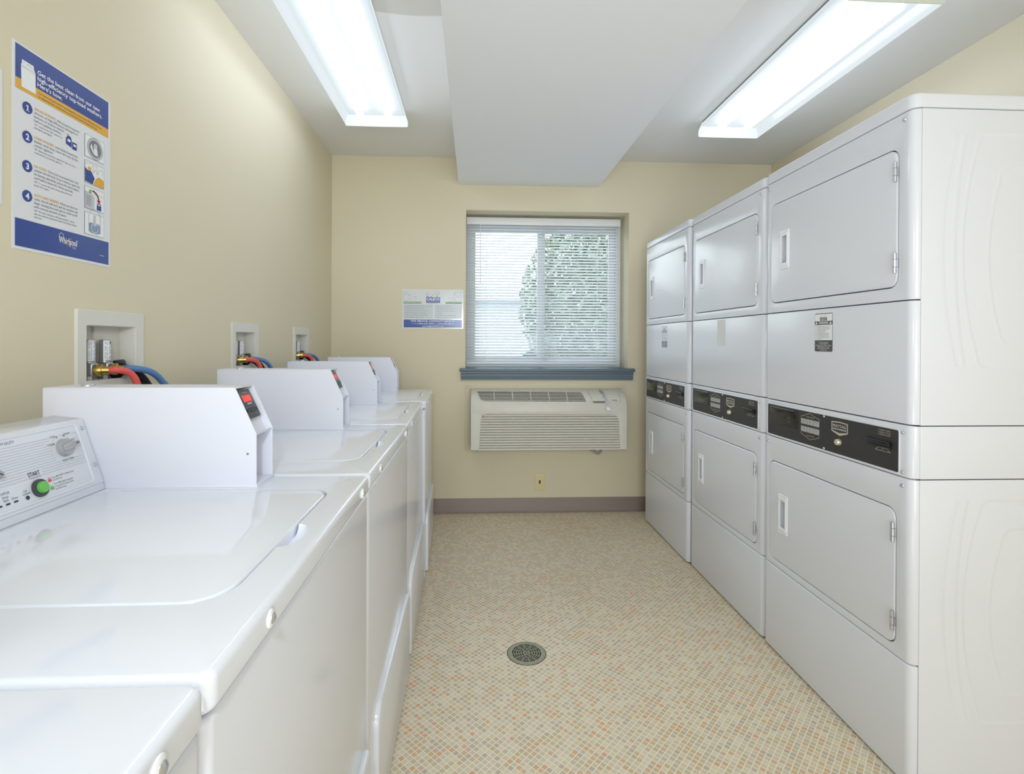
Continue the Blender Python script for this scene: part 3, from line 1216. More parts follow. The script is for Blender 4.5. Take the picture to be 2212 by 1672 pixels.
def dryer():
    t = empty('stacked_dryer', (0, 0, 0))
    b = B()
    b.box(.022, DD, .006, .680, 0, 1.802, r=.002)
    obj('cabinet', b, 'gap', t)
    b = B()
    b.box(0, DD, 0, .686, 1.8035, 1.842, r=.005, seg=4, first=(lambda c: abs(c.z - 1.8227) < .01, .022, 7))
    obj('top_panel', b, 'dryer', t)
    for (z0, z1, up) in ((.965, 1.801, 1), (0.004, .8205, 0)):
        b = B()
        b.box(.0235, DD, .680, .686, z0, z1, r=.0015)
        obj('side_panel', b, 'dryer', t)
        b = B()
        b.box(.0235, DD, .0, .006, z0, z1, r=.0015)
        if up:
            ridge(b, bow(1.327 - 1.151, 1.285 - 1.151, 1.739, 1.111, .69))
            ridge(b, open_bow(1.290 - 1.151, 1.262 - 1.151, 1.733, 1.12), w=.013, h=.0012)
            ridge(b, open_bow(1.268 - 1.151, 1.230 - 1.151, 1.735, 1.12), w=.013, h=.0008)
            ridge(b, bow(1.387 - 1.151, 1.357 - 1.151, 1.651, 1.175, .69, .04))
        else:
            ridge(b, bow(1.337 - 1.151, 1.290 - 1.151, .768, .170, .69))
            ridge(b, open_bow(1.301 - 1.151, 1.270 - 1.151, .768, .18), w=.013, h=.0012)
            ridge(b, open_bow(1.276 - 1.151, 1.236 - 1.151, .768, .18), w=.013, h=.0008)
            ridge(b, bow(1.398 - 1.151, 1.365 - 1.151, .692, .245, .69, .04))
        obj('side_panel', b, 'dryer', t, recalc=False)
    b = B()
    b.box(.0235, DD, .0, .686, .823, .9625, r=.0015)
    obj('control_box', b, 'dryer', t)
    for (z0, z1, d0, d1) in ((1.2985, 1.8005, 1.334, 1.715), (.3315, .8205, .356, .731)):
        b = B()
        zc = (z0 + z1) / 2
        b.box(0, .023, 0, .686, z0, z1, r=.0, first=front_edges(zc))
        fp = obj('front_frame', b, 'dryer', t)
        c = B()
        c.loft([[dmp(p[0], p[1], -.05) for p in rr(.048, d0, .650, d1, .030, 8)], [dmp(p[0], p[1], .02) for p in rr(.048, d0, .650, d1, .030, 8)]], 0, True, True)
        cut(fp, [c], bevel=.0022, seg=3, ang=38)
        b = B()
        slab(b, dmp, .0512, d0 + .003, .6468, d1 - .003, .027, -.018, .0015, edge=.0035, n=8, seg=4)
        door = obj('door', b, 'dryer', t)
        h0 = 1.458 if d0 > 1 else .472
        h1 = h0 + .144
        c = B()
        c.loft([[dmp(p[0], p[1], q_) for p in rr(.5385, h0 + .018, .5775, h1 - .018, .002, 3)] for q_ in (-.0165, .02)], 0, True, True)
        cut(door, [c])
        b = B()
        frame_ring(b, dmp, (.531, h0, .586, h1), (.539, h0 + .020, .577, h1 - .020), .003, .002, .001, .0055, edge=.0012)
        frame_ring(b, dmp, (.536, h0 + .010, .581, h1 - .010), (.541, h0 + .022, .575, h1 - .022), .003, .002, .001, .0075, edge=.0012)
        slab(b, dmp, .5390, h0 + .019, .5770, h1 - .019, .002, -.0162, -.0150, m=1)
        obj('handle', b, ['plastic', 'dryer'], door)
        for zh in ((d0 + .040), (d1 - .092)):
            b = B()
            for k in range(3):
                q0 = zh + (0, .0165, .0375)[k]
                q1 = zh + (.0155, .0365, .0535)[k]
                b.cyl((-.0045, .0555, q0), (-.0045, .0555, q1), .0048, n=14)
            b.box(-.002, .0, .047, .056, zh + .016, zh + .037)
            obj('hinge', b, 'chrome', door)
        for yy in (.030, .663):
            b = B()
            zs = z1 - .018 if z0 > 1 else z1 - .021
            screw(b, (0, yy, zs), (-1, 0, 0), .0056)
            obj('screw', b, 'chrome', fp)
    b = B()
    b.box(0, .023, 0, .686, .966, 1.2955, r=.003, first=front_edges(1.13))
    obj('access_panel', b, 'dryer', t)
    b = B()
    b.box(0, .023, 0, .686, .008, .3285, r=.004, first=front_edges(.168))
    obj('toe_panel', b, 'dryer', t)
    # control strip
    b = B()
    b.box(0, .023, 0, .686, .8235, .9625, r=.002, first=front_edges(.893))
    frame_ring(b, dmp, (.0375, .8275, .6655, .9495), (.0415, .8315, .6615, .9455), .007, .005, -.001, .0022, edge=.0009)
    cs = obj('control_strip', b, 'dryer', t)
    P0 = 1.295                                            # near side of the nearest dryer: print was measured there
    A = lambda yabs: -(yabs - P0)
    b = B()
    b.flat(pmp, rr(-.6615, .8315, -.0415, .9455, .005), .0008, 0)
    c = .0012
    LN = 1
    b.line(pmp, [(A(1.753), .923), (A(1.753), .925), (A(1.706), .9405), (A(1.656), .925), (A(1.656), .922)], .0012, c, LN)
    b.line(pmp, [(A(1.753), .8705), (A(1.753), .867), (A(1.704), .8505), (A(1.656), .866), (A(1.656), .8695)], .0012, c, LN)
    b.text(pmp, 'UPPER DRYER', A(1.7045), .9255, .0034, c, LN, align='C', width=.042)
    b.text(pmp, 'LOWER DRYER', A(1.7045), .8615, .0034, c, LN, align='C', width=.042)
    for r0 in (.9005, .8740):
        for k, tx in enumerate((('WHITES', 'COLORS', 'HIGH'), ('PERM', 'PRESS', 'MED'), ('DELICATE', 'LOW', ''))):
            a0 = A(1.753) + k * .0325
            b.rect(pmp, a0, r0, a0 + .0312, r0 + .0188, c, 2)
            for q, w in enumerate(tx):
                if w:
                    b.text(pmp, w, a0 + .0156, r0 + .0138 - q * .0055, .0030, c + .0002, 3, align='C')
    # shield badge
    sh = [(A(1.5985), .9320), (A(1.562), .9345), (A(1.5255), .9320), (A(1.5255), .9020), (A(1.528), .9000), (A(1.562), .8900), (A(1.596), .9000), (A(1.5985), .9020)]
    b.flat(pmp, sh, c, 1)
    si = [(A(1.5945), .9290), (A(1.562), .9310), (A(1.5295), .9290), (A(1.5295), .9040), (A(1.562), .8985), (A(1.5945), .9040)]
    b.flat(pmp, si, c + .0003, 4)
    b.text(pmp, 'MAYTAG', A(1.562), .9155, .0095, c + .0006, 1, align='C', width=.058, bold=.02)
    b.rect(pmp, A(1.592), .9075, A(1.532), .9120, c + .0006, 1)
    b.text(pmp, 'COMMERCIAL LAUNDRY', A(1.562), .9083, .0028, c + .0008, 4, align='C', width=.054)
    for k, tx in enumerate(('1. INSERT CARD', '2. SELECT CYCLE', '3. REMOVE CARD')):
        b.text(pmp, tx, A(1.408), .9355 - k * .0062, .0036, c, LN, width=.044)
    b.line(pmp, [(A(1.417), .8790), (A(1.405), .8880), (A(1.377), .8880), (A(1.364), .8790), (A(1.417), .8790)], .0010, c, LN)
    b.text(pmp, 'CARD', A(1.391), .8835, .0024, c, LN, align='C')
    obj('control_panel_film', b, ['panel', 'brassl', 'btn', 'ltext', 'navy'], cs, recalc=False)
    b = B()
    slab(b, pmp, A(1.942), .8760, A(1.774), .9390, .003, .0005, .0030, edge=.001)
    b.rect(pmp, A(1.935), .9365, A(1.790), .9372, .0032, 1)
    for k, (a, z) in enumerate(((.060, .030), (.066, .030), (.072, .030), (.060, .022), (.072, .022), (.066, .014), (.072, .014), (.112, .030))):
        b.rect(pmp, A(1.890) + a, .878 + z, A(1.890) + a + .004, .878 + z + .0012, .0032, 2)
    obj('display_window', b, ['lcd', 'btn', 'gled'], cs)
    b = B()
    b.box(-.010, -.0005, .066, .150, .8960, .9040, r=.002)
    b.box(-.012, -.0005, .064, .152, .9040, .9085, r=.0015)
    b.box(-.0104, -.0100, .072, .146, .8985, .9010, m=1)
    b.box(-.006, -.0005, .066, .150, .8890, .8960, r=.0015)
    obj('card_slot', b, ['black', 'gap'], cs)
    b = B()
    b.lathe((-.0005, 1.5635 - P0, .8700), (-1, 0, 0), [(0, .0105), (.004, .0102), (.010, .0092), (.0115, .0078), (.0112, .004)], 24)
    b.lathe((-.0005, 1.5635 - P0, .8700), (-1, 0, 0), [(.010, .0032), (.0135, .0030)], 16)
    obj('key_lock', b, 'brassl', cs)
    for yy, zz in ((.0285, .943), (.0285, .836), (.673, .943), (.673, .836), (.3385, .941), (.3385, .8365)):
        b = B()
        screw(b, (-.0005, yy, zz), (-1, 0, 0), .0042)
        obj('screw', b, 'chrome', cs)
    return t


def warning_label(parent, ink, faded):
    b = B()
    A = lambda yabs: -(yabs - 1.295)
    a0, a1, z0, z1 = A(1.6835), A(1.5975), 1.154, 1.2805
    c = .0003
    b.flat(pmp, rr(a0, z0, a1, z1, .005), c, 0)
    g = .0012
    b.flat(pmp, rr(a0 + g, 1.2545, a1 - g, z1 - g - .001, .003), c + .0003, 1)
    b.rect(pmp, a0 + g, 1.1915, a1 - g, 1.2425, c + .0003, 1)
    cx = (a0 + a1) / 2
    c2 = c + .0006
    b.text(pmp, 'WARNING', cx, 1.2455, .0072, c2, 1, align='C', width=.047, bold=.02)
    for s in (-1, 1):
        b.flat(pmp, [(cx + s * .034 - .006, 1.2450), (cx + s * .034 + .006, 1.2450), (cx + s * .034, 1.2535)], c2, 1)
    # maker's logo
    b.flat(pmp, [(cx - .017, 1.2565), (cx + .017, 1.2565), (cx + .017, 1.2670), (cx + .012, 1.2655), (cx + .008, 1.2680), (cx + .003, 1.2655), (cx - .003, 1.2680), (cx - .008, 1.2655), (cx - .013, 1.2680), (cx - .017, 1.2665)], c2, 0)
    b.text(pmp, 'CALECO', cx, 1.2590, .0055, c2 + .0003, 1, align='C', width=.029, bold=.02)
    b.ring(pmp, cx - .011, 1.2715, .0022, .0026, c2, 0, 12)
    b.ring(pmp, cx + .011, 1.2735, .0034, .0038, c2, 0, 14)
    lines = (('NO WASHING OR DRYING OF ARTICLES', 2), ('CONTAINING FLAMMABLE MATERIALS', 0), ('NO DRYING OF PLASTIC, RUBBER OR', 2), ('FOAM PRODUCTS MATERIALS', 0), ('NO DYEING OR TINTING', 2),
             ('NO CHILDREN IN OR ON MACHINES', 2), ('NOT RESPONSIBLE FOR DAMAGE TO', 2), ('CLOTHING CAUSED BY OVERLOADING', 0), ('DO NOT OPEN MACHINE UNTIL CYCLE', 2), ('HAS STOPPED', 0))
    z = 1.2385
    for tx, bu in lines:
        b.text(pmp, tx, a0 + .010, z - .0022, .0026, c2, 0, width=len(tx) * .00205)
        if bu:
            b.disc(pmp, a0 + .0055, z - .001, .0010, c2, 0, 8)
        z -= .0047
    for k, tx in enumerate(('For Service or Emergency', 'Call 1-800-662-7444', 'Call Between: M - F: 8:30am - 5:00pm', '1-800-662-7444 (Leave a Msg)', '1-800-662-7444 (Sat., Sun., Hol.)', 'www.caleco.net')):
        b.text(pmp, tx, cx, 1.1835 - k * .0051, .0030, c2, 1, align='C', width=(.052, .040, .074, .058, .058, .034)[k], bold=.01)
    o = obj('warning_label', b, [ink, 'white'], parent, recalc=False)
    tag(o, faded)
    return o


D = dryer()
DPOS = [(1.151, 1.295, 'white stacked dryer nearest the camera, black control strip and a dark warning sticker'),
        (1.153, 1.991, 'middle white stacked dryer of three, with a pale glue patch instead of a sticker'),
        (1.141, 2.689, 'white stacked dryer farthest away by the window wall, with a small faded warning sticker')]
drs = []
for i, (x, y, lb_) in enumerate(DPOS):
    o = D if i == 0 else copy_tree(D)
    drs.append(o)
for i, (x, y, lb_) in enumerate(DPOS):
    drs[i].location = (x, y, 0)
    tag(drs[i], lb_, 'dryer', 'stacked dryers along the right wall')


def child(o, name):
    return [c for c in kids(o) if c.name.split('.')[0] == name][0]


warning_label(drs[0], 'ltext', 'black and white warning sticker')
l3 = warning_label(drs[2], 'lblue', 'faded grey blue warning sticker')
b = B()
b.flat(pmp, rr(-.395, 1.168, -.318, 1.290, .003), .0002, 0)
tag(obj('glue_residue', b, 'residue', drs[1], recalc=False), 'pale yellowish glue patch left by a removed sticker')


# ------------------------------------------------------------------ recessed water outlet boxes with valves and hoses
def outlet_box():
    """local: origin at the wall surface, bottom near corner of the face frame"""
    t = empty('water_outlet_box', (0, 0, 0))
    fm = lambda a, z, c: (c, a, z)
    b = B()
    frame_ring(b, fm, (0, 0, .254, .226), (.032, .045, .217, .186), .004, .003, .0003, .008, edge=.0015)
    # box walls, back with a step and ribs
    for (y0, y1, z0, z1) in ((.029, .033, .042, .189), (.216, .220, .042, .189), (.029, .220, .042, .046), (.029, .220, .185, .189)):
        b.box(-.046, .003, y0, y1, z0, z1)
    b.box(-.048, -.044, .029, .220, .042, .189)
    b.box(-.044, -.036, .120, .216, .046, .186, r=.001)
    for z in (.115, .122):
        b.box(-.0365, -.0345, .125, .216, z, z + .0015)
    obj('face_frame', b, 'boxp', t)
    for k, (y, hot) in enumerate(((.078, 1), (.135, 0))):
        b = B()
        x = -.020
        b.box(x - .018, x + .016, y - .013, y + .013, .056, .090, r=.004, m=0)
        b.lathe((x, y, .040), (0, 0, 1), [(0, .010), (.016, .010)], 6, 0)
        b.lathe((x, y, .090), (0, 0, 1), [(0, .014), (.004, .014), (.006, .0105)], 20, 0)
        v = obj('shutoff_valve', b, 'steel', t)
        b = B()
        b.lathe((x, y, .094), (0, 0, 1), [(0, .0125), (.054, .0125), (.0565, .0115)], 24, 0)
        # wrapped printed sleeve on the side towards the room
        cylm = lambda a, z, c: (x + (.0127 + c) * math.cos(a / .0127), y + (.0127 + c) * math.sin(a / .0127), z)
        for i in range(10):
            a0 = -.016 + i * .0032
            b.faces([cylm(a0, .096, 0), cylm(a0 + .0032, .096, 0), cylm(a0 + .0032, .148, 0), cylm(a0, .148, 0)], 1)
        for j in range(15):
            zz = .099 + j * .0032
            mi = 3 if j == 9 and hot else 2
            for q in (-.0125, -.0085, -.002, .0015, .006):
                if random.random() < .8:
                    b.faces([cylm(q, zz, .0002), cylm(q + .0026, zz, .0002), cylm(q + .0026, zz + .0011, .0002), cylm(q, zz + .0011, .0002)], mi)
        if not hot:
            b.faces([cylm(-.001, .128, .0003), cylm(.009, .128, .0003), cylm(.009, .132, .0003), cylm(-.001, .132, .0003)], 2)
            b.faces([cylm(-.001, .140, .0003), cylm(.004, .140, .0003), cylm(.004, .146, .0003), cylm(-.001, .146, .0003)], 2)
        obj('hammer_arrestor', b, ['steel', 'white', 'sblue', 'inkr'], v)
        b = B()
        o = Vector((x + .012, y, .071))
        b.lathe(o, (1, .35, 0), [(0, .010), (.006, .010), (.0062, .0155), (.012, .0160), (.018, .0155), (.0185, .0110), (.024, .0105), (.034, .0100)], 24, 0)
        obj('brass_coupling', b, 'brass', v)
    b = B()
    b.prism([(.150, .083), (.186, .076), (.190, .080), (.188, .092), (.182, .096), (.152, .094)], fm, -.012, .000, r=.002)
    obj('lever', b, 'black', t)
    return t


OB = outlet_box()
obs = [OB]
for k in (1, 2):
    obs.append(copy_tree(OB))
for k, (y0, lb_) in enumerate(zip(BOXY, ('white recessed water outlet box nearest the poster, two labelled pipes inside', 'white recessed water outlet box in the middle of the left wall', 'white recessed water outlet box farthest along the left wall, by the corner'))):
    obs[k].location = (XL, y0 - .004, 1.031)
    obs[k].scale = (1, 1 if k == 0 else 1.0, 1)
    tag(obs[k], lb_, 'water outlet box', 'recessed outlet boxes on the left wall')

GL = ('nearest', 'middle', 'farthest')
for k, y0 in enumerate(BOXY):
    oy = y0 - .004
    c = Vector((1, .35, 0)).normalized()
    ph = Vector((XL - .020 + .012, oy + .078, 1.102)) + c * .031
    pc = Vector((XL - .020 + .012, oy + .135, 1.102)) + c * .031
    b = B()
    b.tube(smooth_path([ph, ph + c * .02 + Vector((0, 0, .0005)), ph + Vector((.034, .032, -.010)), ph + Vector((.042, .048, -.040)), ph + Vector((.044, .053, -.09)), ph + Vector((.040, .055, -.25)), ph + Vector((.036, .055, -.5))], 8), .0088, 16)
    tag(obj('supply_hose', b, 'redhose'), 'red rubber hot water hose curving down from the %s outlet box' % GL[k], 'hose', 'red hot water hoses')
    b = B()
    b.tube(smooth_path([pc, pc + c * .02 + Vector((0, .003, .0012)), pc + Vector((.034, .058, -.010)), pc + Vector((.042, .098, -.038)), pc + Vector((.046, .128, -.085)), pc + Vector((.040, .150, -.25)), pc + Vector((.036, .150, -.5))], 8), .0088, 16)
    tag(obj('supply_hose', b, 'bluehose'), 'blue rubber cold water hose curving down from the %s outlet box' % GL[k], 'hose', 'blue cold water hoses')
    b = B()
    pth = smooth_path([(XL - .022, oy + .172, 1.077), (XL + .002, oy + .178, 1.100), (XL + .024, oy + .192, 1.088), (XL + .040, oy + .212, 1.055), (XL + .048, oy + .228, 1.0), (XL + .046, oy + .240, .8), (XL + .046, oy + .240, .6)], 26)
    b.tube(pth, .014, 18, rf=lambda i: .0135 if i % 2 else .0108)
    tag(obj('drain_hose', b, 'corr', sharp=80), 'black corrugated drain hose tucked under the blue hose at the %s outlet box' % GL[k], 'hose', 'black drain hoses')

# ------------------------------------------------------------------ poster on the left wall
LWX = XL
pm = lambda a, z, c: (LWX + .0006 + c, a, z)
b = B()
y0, y1, z0, z1 = 1.131, 1.4225, 1.3735, 1.8135
b.box(LWX + .0002, LWX + .0010, y0, y1, z0, z1, m=0)
c = .0007
BL, GO, TX, DK, WH, OR, RD, GR, BK = 1, 2, 3, 4, 5, 6, 7, 8, 9
ya, yb = 1.138, 1.4145
b.rect(pm, ya, 1.738, yb, 1.8095, c, BL)
b.rect(pm, ya, 1.7145, yb, 1.738, c, GO)
b.rect(pm, ya, 1.3800, yb + .002, 1.4395, c, BL)
c2, c3, c4 = c + .0004, c + .0008, c + .0012
b.flat(pm, [(1.1525, 1.7225), (1.1885, 1.7225), (1.1875, 1.7680), (1.1835, 1.7740), (1.1830, 1.7815), (1.1535, 1.7815), (1.1530, 1.7740), (1.1510, 1.7680)], c2, WH)
b.line(pm, [(1.152, 1.768), (1.1875, 1.768)], .0006, c3, GR)
b.line(pm, [(1.152, 1.7655), (1.1875, 1.7655)], .0004, c3, GR)
for q in (1.158, 1.167, 1.172, 1.177):
    b.disc(pm, q, 1.7765, .0011, c3, GR, 10)
b.text(pm, 'Get the best clean from our new', 1.193, 1.7695, .0100, c2, WH, width=.190, bold=.015)
b.text(pm, 'high-efficiency top-load washers.', 1.193, 1.7562, .0100, c2, WH, width=.198, bold=.015)
b.text(pm, 'Here\u2019s how.', 1.193, 1.7430, .0100, c2, WH, width=.069, bold=.015)
b.text(pm, 'Our new top-load washers are designed to work more efficiently than ever', 1.195, 1.7275, .0050, c2, DK, width=.196)
b.text(pm, 'by adjusting their performance to meet the needs of each new load.', 1.195, 1.7195, .0050, c2, DK, width=.180)
for n_, zz in (('1', 1.6835), ('2', 1.6205), ('3', 1.5570), ('4', 1.4925)):
    b.disc(pm, 1.1675, zz, .0125, c2, BL, 28)
    b.text(pm, n_, 1.1675, zz - .0065, .0130, c3, WH, align='C', bold=.035)
    if n_ == '1':
        b.rect(pm, 1.1635, zz - .0075, 1.1715, zz - .0055, c3, WH)
        b.line(pm, [(1.1640, zz + .0030), (1.1670, zz + .0055)], .0020, c3, WH)
blocks = [
    (1.6875, 'ADD HE DETERGENT:', .059, ' Add properly-measured', .128, ['amount of High-Efficiency detergent to', 'bottom of washer basket', 'before adding clothes.'], (.124, .082, .075),
     ['TIP:  Look for the "HE" symbol on', 'detergent packaging.'], (.076, .047)),
    (1.6245, 'LOAD WASHER:', .053, ' Load clothes loosely into', .124, ['basket until they reach the top of the', 'center agitator.'], (.124, .052),
     ['TIP:  Bulky items should be added first. Also, try not to', 'wrap laundry around the agitator.'], (.118, .076)),
    (1.5610, 'LID LOCK:', .034, ' Once you\u2019ve pressed start, the', .126, ['washer lid will lock. If you need to open the', 'lid during operation, press the start button,', 'and hold it down for three seconds.'], (.131, .130, .110),
     ['TIP:  To resume the cycle, simply close the lid and', 'press start again.'], (.106, .040)),
    (1.4975, 'AUTO LOAD SENSING:', .068, ' When you start the', .124, ['cycle, the lid will lock and the washer will', 'begin sensing the load size in order to fill', 'with correct amount of water.'], (.124, .123, .091),
     ['TIP:  The water will begin to fill approximately 1 minute', 'after the cycle has started and washer has finished sensing', 'load size.'], (.114, .120, .020))]
for zt, hd, hw, r1, fw_, body, bw, tips, tw in blocks:
    b.text(pm, hd, 1.185, zt, .0058, c2, OR, width=hw, bold=.01)
    b.text(pm, r1.strip(), 1.185 + hw + .003, zt, .0058, c2, TX, width=fw_ - hw - .003)
    z = zt
    for tx, w_ in zip(body, bw):
        z -= .0086
        b.text(pm, tx, 1.185, z, .0058, c2, TX, width=w_)
    z -= .0012
    for tx, w_ in zip(tips, tw):
        z -= .0070
        b.text(pm, tx, 1.185, z, .0042, c2, TX, width=w_)
# detergent bottle and box
b.flat(pm, [(1.273, 1.647), (1.290, 1.643), (1.290, 1.662), (1.286, 1.668), (1.278, 1.668), (1.273, 1.660)], c2, BL)
b.rect(pm, 1.2765, 1.668, 1.282, 1.672, c2, GO)
b.rect(pm, 1.292, 1.641, 1.306, 1.658, c2, BL)
b.disc(pm, 1.2815, 1.657, .0052, c3, WH, 18, ry=.0036)
b.disc(pm, 1.2990, 1.651, .0048, c3, WH, 18, ry=.0030)
# four pictures down the right side
pic = ((1.3315, 1.6395, 1.3985, 1.6955), (1.3315, 1.5745, 1.3985, 1.6300), (1.3315, 1.5105, 1.3985, 1.5660), (1.3315, 1.4465, 1.3985, 1.5015))
for (p0, q0, p1, q1) in pic:
    b.rect(pm, p0, q0, p1, q1, c2, GR)
    b.rect(pm, p0 + .0008, q0 + .0008, p1 - .0008, q1 - .0008, c2 + .0002, WH)
p0, q0, p1, q1 = pic[0]
b.disc(pm, 1.366, 1.6675, .0265, c3, 10, 32)
b.ring(pm, 1.366, 1.6675, .0262, .0272, c3 + .0001, GR, 32)
b.ring(pm, 1.366, 1.6675, .0215, .0222, c3 + .0001, GR, 32)
b.disc(pm, 1.366, 1.6675, .0205, c3 + .0002, 8, 32)
b.flat(pm, [(1.361, 1.652), (1.376, 1.652), (1.372, 1.672), (1.366, 1.679), (1.361, 1.672)], c4, WH)
b.disc(pm, 1.367, 1.675, .0065, c4 + .0001, 10, 20)
b.flat(pm, [(1.349, 1.668), (1.358, 1.655), (1.361, 1.657), (1.353, 1.678)], c4, WH)
p0, q0, p1, q1 = pic[1]
b.flat(pm, [(p0 + .001, q0 + .003), (1.358, q0 + .001), (1.365, 1.593), (1.352, 1.608), (1.342, 1.606), (p0 + .001, 1.612)], c3, BL)
b.flat(pm, [(1.360, q0 + .001), (p1 - .001, q0 + .001), (p1 - .001, 1.595), (1.384, 1.600), (1.374, 1.598), (1.366, 1.588)], c3, GO)
b.flat(pm, [(1.341, 1.606), (1.352, 1.608), (1.353, 1.617), (1.342, 1.616)], c3, GO)
b.flat(pm, [(1.359, 1.605), (1.373, 1.606), (1.373, 1.625), (1.357, 1.624)], c3, WH)
b.line(pm, [(1.359, 1.605), (1.357, 1.624), (1.373, 1.625), (1.373, 1.606), (1.367, 1.615), (1.359, 1.605)], .0006, c4, GR)
b.line(pm, [(1.374, 1.602), (1.381, 1.618), (1.392, 1.622), (1.392, 1.604)], .0006, c4, GR)
b.line(pm, [(1.333, 1.622), (1.345, 1.625), (1.357, 1.628)], .0005, c4, GR)
p0, q0, p1, q1 = pic[2]
b.rect(pm, p0 + .0008, q0 + .0008, 1.364, 1.552, c3, 10)
b.line(pm, [(p0 + .001, 1.552), (p1 - .001, 1.552)], .0006, c4, GR)
b.disc(pm, 1.350, 1.556, .0045, c4, 11, 18)
b.flat(pm, [(1.352, 1.552), (1.366, 1.540), (1.369, 1.543), (1.356, 1.556)], c4 + .0001, WH)
for k in range(6):
    b.rect(pm, p0 + .004, 1.520 + k * .0045, p0 + .022, 1.5212 + k * .0045, c4, TX)
arc = [(1.357 + .022 * math.sin(t), 1.537 + .022 * math.cos(t)) for t in [i * PI / 2 / 8 for i in range(9)]]
b.line(pm, arc, .0034, c4 + .0002, RD)
b.flat(pm, [(1.372, 1.540), (1.386, 1.540), (1.379, 1.529)], c4 + .0002, RD)
b.rect(pm, 1.3725, 1.514, 1.3875, 1.5265, c4, BL)
b.ring(pm, 1.380, 1.5265, .0045, .0068, c4, BL, 14, 0, PI)
p0, q0, p1, q1 = pic[3]
for xx in (1.345, 1.385):
    b.line(pm, [(xx, q0 + .012), (xx, q1 - .004)], .0006, c4, GR)
b.ring(pm, 1.365, q1 - .008, .0195, .0200, c4, GR, 20, 0, PI)
b.flat(pm, [(1.3455, q0 + .010), (1.3845, q0 + .010), (1.3845, q0 + .028), (1.3455, q0 + .028)], c3, 12)
b.disc(pm, 1.365, q0 + .028, .0195, c4, 12, 24, ry=.004)
b.disc(pm, 1.365, q0 + .010, .0195, c4, 12, 24, ry=.005)
b.ring(pm, 1.365, q0 + .019, .0105, .0130, c4 + .0001, 10, 20)
b.rect(pm, 1.3615, q0 + .024, 1.3685, q1 - .003, c4 + .0002, 10)
# maker's mark on the bottom band
b.text(pm, 'Whirlpool', 1.2525, 1.4085, .0150, c2, WH, width=.055, bold=.02)
b.ring(pm, 1.2600, 1.4255, .0055, .0066, c2, WH, 20)
b.line(pm, [(1.279, 1.4035), (1.2765, 1.412), (1.281, 1.421), (1.288, 1.4235), (1.2915, 1.418), (1.289, 1.409)], .0012, c3, GO)
b.text(pm, 'COMMERCIAL', 1.289, 1.4040, .0022, c2, WH, width=.017)
b.text(pm, 'LAUNDRY', 1.294, 1.4005, .0022, c2, WH, width=.010)
b.text(pm, 'W10208330A', 1.382, 1.3990, .0024, c2, WH, width=.018)
b.text(pm, 'TM', 1.3080, 1.4190, .0020, c2, WH)
M['picgrey'] = mat('printed light grey', (196, 200, 206), 0.4)
M['picwater'] = mat('printed pale water blue', (140, 158, 190), 0.4)
M['pink'] = mat('printed grey line', (120, 124, 132), 0.4)
po = obj('poster', b, ['paper', 'pblue', 'pgold', 'ptext', 'pdark', 'white', 'pgold', 'inkr', 'pink', 'navy', 'picgrey', 'inkgr', 'picwater'], recalc=False)
tag(po, 'large blue, gold and white poster of numbered washer instructions on the left wall', 'poster')
b = B()
b.box(XL + .0005, XL + .0014, .86, 1.1085, 1.458, 1.735, r=.0003, seg=1)
tag(obj('paper_notice', b, 'paper'), 'white paper sheet at the left edge of the photo, cut off beside the poster', 'paper sheet')

# ------------------------------------------------------------------ service sign on the back wall
sg = lambda a, z, c: (a, YB - .0006 - c, z)
b = B()
b.box(-.4940, -.0755, YB - .0012, YB - .0002, 1.2715, 1.5420, m=0)
c = .0009
b.rect(sg, -.4840, 1.342, -.2850, 1.438, c, 1)
b.rect(sg, -.2720, 1.342, -.0860, 1.438, c, 1)
b.rect(sg, -.4830, 1.2795, -.0855, 1.3335, c, 2)
b.rect(sg, -.4850, 1.4430, -.3630, 1.4570, c, 3)
b.rect(sg, -.1985, 1.4430, -.0860, 1.4570, c, 3)
b.text(sg, 'WASHING INSTRUCTIONS', -.4820, 1.4475, .0062, c + .0003, 4, width=.116, bold=.02)
b.text(sg, 'DRYING INSTRUCTIONS', -.1960, 1.4475, .0062, c + .0003, 4, width=.108, bold=.02)
lg = [(-.3300, 1.4485), (-.2365, 1.4485), (-.2365, 1.4900), (-.2460, 1.4870), (-.2560, 1.4930), (-.2680, 1.4870), (-.2770, 1.4900), (-.2860, 1.4870), (-.2960, 1.4930), (-.3070, 1.4870), (-.3190, 1.4940), (-.3300, 1.4890)]
b.flat(sg, lg, c, 2)
b.text(sg, 'CALECO', -.2833, 1.4660, .0200, c + .0003, 4, align='C', width=.086, bold=.03)
b.text(sg, 'COIN METERED LAUNDRY EQUIPMENT', -.2833, 1.4595, .0034, c + .0003, 4, align='C', width=.084)
b.text(sg, 'SERVING THE DELAWARE VALLEY', -.2833, 1.4530, .0034, c + .0003, 4, align='C', width=.084)
for (x, z, r) in ((-.4620, 1.4860, .0220), (-.4800, 1.5150, .0100), (-.4610, 1.5250, .0055), (-.4420, 1.5010, .0065), (-.4120, 1.4790, .0135), (-.4380, 1.4700, .002), (-.4010, 1.4930, .003),
                  (-.3180, 1.5130, .0100), (-.3280, 1.5040, .0060), (-.2870, 1.5040, .0050), (-.2560, 1.5200, .0140), (-.2490, 1.5090, .0085), (-.2620, 1.5020, .0055),
                  (-.1155, 1.4930, .0285), (-.1380, 1.5110, .0060), (-.1650, 1.4720, .0120), (-.1370, 1.4690, .0095), (-.0930, 1.5265, .0050), (-.1290, 1.5240, .0022), (-.1550, 1.4830, .0025), (-.0900, 1.4660, .0025)):
    b.ring(sg, x, z, r - .0006, r + .0006, c, 5, 26)
b.text(sg, 'Visit our website', -.1155, 1.4970, .0046, c, 5, align='C', width=.038)
